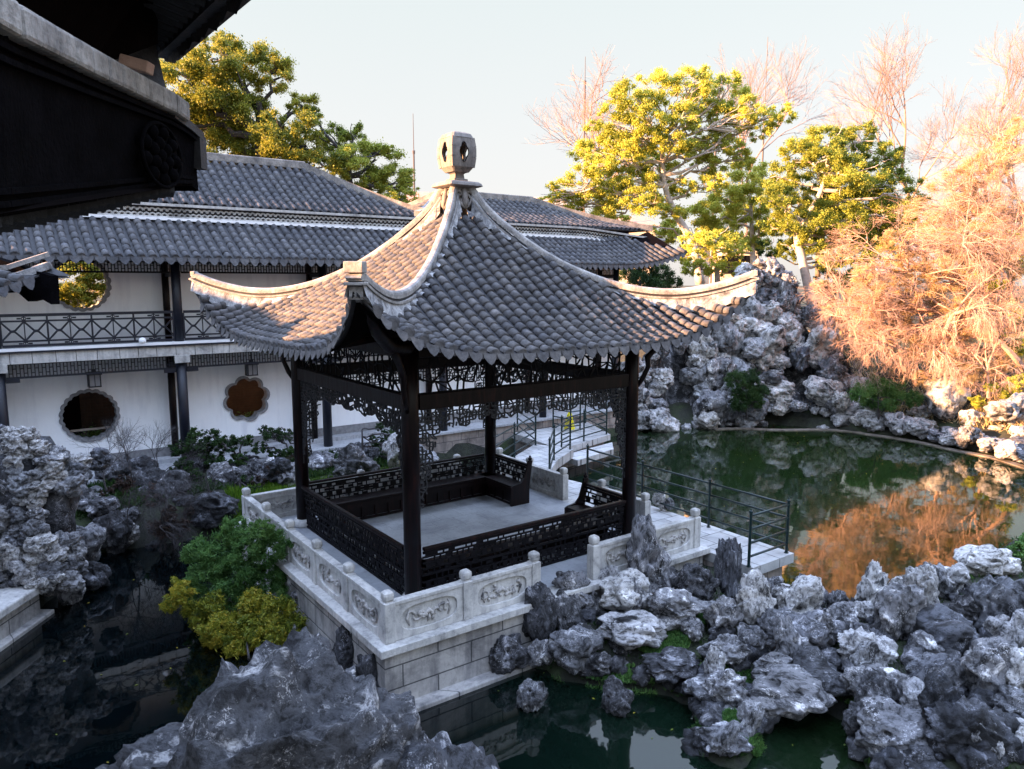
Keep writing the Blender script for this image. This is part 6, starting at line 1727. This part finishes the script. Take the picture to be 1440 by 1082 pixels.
# ------------------------------------------------------------------ bare trees
def bare_tree(name, label, base, h, seed, r0, barkm, spread=.55, levels=6, droop=0, up=.25, group=None, kids=(2, 3), ratio=.74, first=.34, lean=(0, 0), nseg=4):
    rn = random.Random(seed); mb = MB()
    def grow_(p, d, L, r, lv):
        pts = [p.copy()]; q = p.copy(); dd = d.copy()
        for i in range(nseg):
            dd = (dd + Vector((rn.gauss(0, .16), rn.gauss(0, .16), rn.gauss(0, .10) + up * .10 - droop * (levels - lv) * .06))).normalized()
            q = q + dd * (L / nseg); pts.append(q.copy())
        mb.tube(pts, [r * (1 - .4 * i / nseg) for i in range(nseg + 1)], 5 if lv > 3 else 3, False)
        if lv == 0: return
        for _ in range(rn.randint(*kids)):
            k = rn.randint(2, nseg); a = rn.uniform(0, 6.28); s_ = spread * rn.uniform(.6, 1.4)
            side = dd.cross(Vector((0, 0, 1)));
            if side.length < .1: side = Vector((1, 0, 0))
            side.normalize(); o2 = side.cross(dd)
            nd_ = (dd + (side * math.cos(a) + o2 * math.sin(a)) * s_).normalized()
            grow_(pts[k], nd_, L * ratio * rn.uniform(.75, 1.15), r * .56, lv - 1)
        grow_(q, dd, L * ratio, r * .62, lv - 1)
    e = empty(name, Matrix.Translation(base)); tag(e, label, 'tree', group)
    grow_(Vector((0, 0, 0)), Vector((lean[0], lean[1], 1)).normalized(), h * first, r0, levels)
    n = len(mb.f)
    mb.build('branches', M[barkm], e)
    return e
bare_tree('bare_tree', 'leafless dark branched tree behind the left side of the golden tree', at_y(830, 330, 48), 11, 3, .16, 'bark_rose', .8, 6, group='bare trees', lean=(-.35, 0))
bare_tree('bare_tree', 'leafless pinkish tree behind the right shoulder of the olive tree', at_y(1290, 330, 42), 10, 5, .12, 'bark_rose', .6, 6, group='bare trees')
bare_tree('bare_tree', 'tall leafless pink tree reaching highest near the right edge', at_y(1400, 340, 38), 9, 8, .12, 'bark_rose', .42, 7, group='bare trees', ratio=.76)
bare_tree('bare_tree', 'leafless pink tree filling the sky at the right edge', at_y(1450, 330, 36), 7.5, 12, .12, 'bark_rose', .5, 6, group='bare trees')
bare_tree('bare_tree', 'thin leafless tree with upright stems behind the golden tree', at_y(1045, 350, 50), 14, 14, .12, 'bark_rose', .25, 6, group='bare trees', ratio=.72)
for i, (u, v, y, h_, ln, lb) in enumerate(((1215, 500, 30.2, 3.6, -.6, 'weeping leafless shrub lowest at the left end of the orange slope'), (1270, 520, 29.4, 4.0, -.5, 'weeping leafless shrub above the rounded green bush'), (1290, 420, 30.5, 5.0, -.7, 'weeping leafless tree high on the orange slope'),
        (1390, 560, 27.6, 4.0, -.4, 'weeping leafless shrub above the sunlit boulder at the edge'), (1370, 400, 29.0, 5.0, -.5, 'weeping leafless tree inside the orange crown'), (1425, 420, 28.6, 5.5, -.2, 'weeping leafless tree at the right edge over the orange crown'))):
    bare_tree('weeping_tree', lb, at_y(u, v, y), h_, 200 + i, .07, 'bark_pink', .95, 7, droop=.12, up=0, group='bare trees', lean=(ln, -.25), nseg=3)
bare_tree('weeping_tree', 'weeping shrub of tangled pink twigs hanging over the layered boulder', at_y(1330, 555, 28.3), 4.2, 21, .07, 'bark_pink', .9, 6, droop=.9, up=0, group='bare trees', lean=(-.2, -.3))
bare_tree('weeping_tree', 'spreading pink twigged shrub in the middle of the orange slope', at_y(1330, 480, 28.4), 4.5, 24, .08, 'bark_pink', .9, 6, droop=.6, up=0, group='bare trees', lean=(-.5, -.2))
bare_tree('weeping_tree', 'pale thick-limbed leafless shrub leaning left at the right edge', at_y(1440, 520, 28.0), 6, 27, .13, 'bark_pink', .7, 6, droop=.3, up=0, group='bare trees', lean=(-.9, -.1))
for i, (u, v, hh, lb) in enumerate(((150, 690, 2.0, 'thin bare shrub against the white wall nearest the quay'), (185, 690, 2.4, 'thin bare shrub against the white wall in the middle'), (222, 690, 2.2, 'thin bare shrub against the white wall near the double column'))):
    p = at_y(u, v, 16.5 + i * .8); bare_tree('bare_shrub', lb, p, hh, 40 + i, .022, 'bark_dark', .6, 5, group='bare shrubs on the left bank', first=.28)
for i, (u, v, lb) in enumerate(((235, 755, 'tangle of dark twigs hanging over the water left of the green shrub'), (290, 735, 'tangle of dark twigs at the bank behind the green shrub'), (180, 760, 'tangle of dark twigs nearest the quay stones'))):
    p = at_z(u, v, -.7); bare_tree('twig_tangle', lb, p, 1.9, 50 + i, .02, 'bark_dark', .9, 6, droop=.8, up=0, group='dark twigs over the left pond', lean=(.3, -.5))

# ------------------------------------------------------------------ grass and ground cover (nobody could count it)
def scatter(name, label, poly, n, size, leafm, seed, zoff=.0, aspect=.16, up=2.2, cat='grass'):
    rg = np.random.default_rng(seed); P = np.array(poly); lo, hi = P.min(0), P.max(0)
    X = rg.uniform(lo[0], hi[0], n * 3); Y = rg.uniform(lo[1], hi[1], n * 3); k = poly_sd(X, Y, poly) > 0
    X, Y = X[k][:n], Y[k][:n]; Z = hgt(X, Y) + zoff; n = len(X)
    L = size * rg.uniform(.6, 1.4, n); a = rg.normal(size=(n, 3)); a[:, 2] = np.abs(a[:, 2]) + up; a /= np.linalg.norm(a, axis=1)[:, None]
    b = np.cross(a, rg.normal(size=(n, 3))); b /= np.linalg.norm(b, axis=1)[:, None]
    Q = np.stack([X, Y, Z - .02], 1); A = a * L[:, None]; B = b * (L * aspect)[:, None]
    V = np.stack([Q - B * .5, Q + B * .5, Q + A + B * .1, Q + A - B * .1], 1).reshape(-1, 3)
    T = np.clip(rg.normal(.5, .22, n) + .25 * np.sin(X * 2) * np.sin(Y * 2.3), 0, 1)
    o = np_mesh(name, V, np.arange(4 * n).reshape(n, 4), M[leafm], cols=T); tag(o, label, cat, kind='stuff'); return o
scatter('grass', 'bright green grass on the bank behind the pavilion', lw([(-1.2, 6.2), (-.2, 5.75), (5.2, 5.75), (4.8, 8.0), (-.5, 8.6)]), 26000, .16, 'grass', 3)
scatter('ground_cover', 'orange brown dry growth covering the slope on the right', [(12.5, 31.5), (16.5, 28.2), (18.5, 24), (40, 24), (45, 45), (12, 45)], 60000, .30, 'leaf_orange', 4, aspect=.12, up=.6, cat='ground cover')
scatter('ground_cover', 'dark low growth in the bed along the gallery', lw([(-5.0, 8.9), (5.0, 8.6), (5.0, 10.8), (-5, 10.8)]), 16000, .16, 'leaf_dark', 5, aspect=.3, up=.8, cat='ground cover')
scatter('moss', 'dark moss and weeds between the stones of the near rockery', LAND_ROCKS, 40000, .07, 'leaf_dark', 6, aspect=.4, up=.6, cat='moss')

def blobp(u, v, r, z=-.6, n=12):
    c = at_z(u, v, z); return [(c.x + r * math.cos(2 * PI * i / n), c.y + r * .8 * math.sin(2 * PI * i / n)) for i in range(n)]
for i, (u, v, r) in enumerate(((705, 925, .55), (760, 930, .4), (870, 945, .6), (930, 905, .45), (1000, 880, .4), (1030, 945, .5), (1100, 905, .4), (1225, 985, .4), (1045, 1010, .3), (960, 1000, .35))):
    scatter('moss', 'bright moss tuft number %d of the near rockery counted from the terrace' % (i + 1), blobp(u, v, r), 5000, .05, 'leaf_fresh', 300 + i, zoff=.06, aspect=.4, up=.7, cat='moss')
rg = np.random.default_rng(9); n = 600; X = rg.uniform(-12, 17, n); Y = rg.uniform(8, 30, n)
k = hgt(X, Y) < -1.05; X, Y = X[k], Y[k]; n = len(X); a = rg.uniform(0, 6.28, n); L = rg.uniform(.015, .035, n)
dx, dy = np.cos(a) * L, np.sin(a) * L; Z = np.full(n, WZ + .004)
V = np.stack([np.stack([X - dx, Y - dy, Z], 1), np.stack([X + dy * .5, Y - dx * .5, Z + .002], 1), np.stack([X + dx, Y + dy, Z], 1), np.stack([X - dy * .5, Y + dx * .5, Z + .003], 1)], 1).reshape(-1, 3)
o = np_mesh('floating_leaves', V, np.arange(4 * n).reshape(n, 4), M['leaf_yellow'], cols=rg.random(n)); tag(o, 'small dead leaves floating on the pond', 'leaves', kind='stuff')

# ------------------------------------------------------------------ far buildings and masts
def far_house(label, u0, u1, vr, ve, y, mt, wall, rz=0, depth=9):
    a, b = at_y(u0, vr, y), at_y(u1, ve, y); w = b.x - a.x; h = a.z - b.z
    e = empty('far_house', Matrix.Translation(((a.x + b.x) / 2, y, 0)) @ Matrix.Rotation(rz, 4, 'Z')); tag(e, label, 'house', 'distant houses')
    mb = MB(); mb.box(-w / 2 + .4, .3, -.5, w / 2 - .4, depth - .3, b.z); mb.build('wall', M[wall], e)
    mb = MB(); z1 = a.z; z0 = b.z
    mb.add([(-w / 2, 0, z0), (w / 2, 0, z0), (w / 2, depth, z0), (-w / 2, depth, z0), (-w / 2 + h, depth / 2, z1), (w / 2 - h, depth / 2, z1)], [(0, 1, 5, 4), (1, 2, 5), (2, 3, 4, 5), (3, 0, 4), (0, 3, 2, 1)])
    r = mb.build('roof', M[mt], e)
    for i in range(3):
        mb = MB(); x = -w / 2 + w * (i + 1) / 4; mb.box(x - .5, .22, z0 - 2.2, x + .5, .299, z0 - .8); mb.build('window', M['fret_dark'], e)
    return e
M['redtile'] = simple('weathered_red_tile', (.38, .20, .15), .8, .3, 3, .02)
M['tantile'] = simple('tan_tile', (.36, .27, .20), .8, .3, 3, .02)
M['creamwall'] = simple('cream_render', (.62, .52, .40), .85, .15, 1, .005)
far_house('distant house with a red tiled roof left of the finial', 540, 625, 262, 292, 70, 'redtile', 'creamwall')
far_house('distant low house with a tan roof right of the finial', 668, 800, 270, 288, 75, 'tantile', 'creamwall')
far_house('distant cream house behind the trunk of the golden tree', 1010, 1075, 330, 345, 60, 'tantile', 'creamwall', depth=6)
far_house('distant pale house with a pink wall behind the gallery tip', 860, 930, 300, 318, 62, 'redtile', 'creamwall', depth=6)
for u, v0, v1, y, lb in ((583, 160, 285, 60, 'thin dark lightning mast left of the finial'), (822, 80, 165, 62, 'thin dark mast above the bare tree'), (1068, 52, 320, 58, 'tall pinkish bare pole behind the golden tree'), (1002, 120, 330, 58, 'slim pole left of the tall pinkish one')):
    a, b = at_y(u, v1, y), at_y(u, v0, y); e = empty('mast', Matrix.Translation((a.x, a.y, 0))); tag(e, lb, 'mast', 'thin masts behind the trees')
    mb = MB(); mb.lathe([(.10, -.5), (.07, a.z + (b.z - a.z) * .55), (.035, a.z + (b.z - a.z) * .56), (.02, b.z)], (0, 0, 0), 6); mb.build('pole', M['antenna'], e)
    mb = MB(); mb.lathe([(.10, 0), (.11, .25), (.04, .3)], (0, 0, a.z + (b.z - a.z) * .55), 6); mb.build('joint', M['antenna'], e)
# distant tree line
R_ = random.Random(77)
for i, (u, v, rp, y) in enumerate(((620, 320, 40, 85), (720, 315, 46, 90), (1000, 330, 40, 80), (1150, 330, 60, 80), (1300, 330, 60, 75), (1420, 350, 60, 70), (120, 330, 60, 80))):
    tree('distant_tree', 'hazy distant tree on the skyline, %s' % ['left of the finial', 'right of the finial', 'behind the golden tree', 'behind the olive tree', 'behind the bare pink tree', 'behind the orange tree at the edge', 'behind the left end of the gallery'][i], [at_y(u, v + 60, y), at_y(u, v + 20, y), at_y(u, v, y)], .3,
         [(u + R_.uniform(-1, 1) * rp, v + R_.uniform(-.3, .5) * rp, rp * R_.uniform(.4, .7)) for _ in range(7)], y, 'leaf_camphor', 'bark', 5000, .6, 80 + i, 'distant trees', limbs=False)
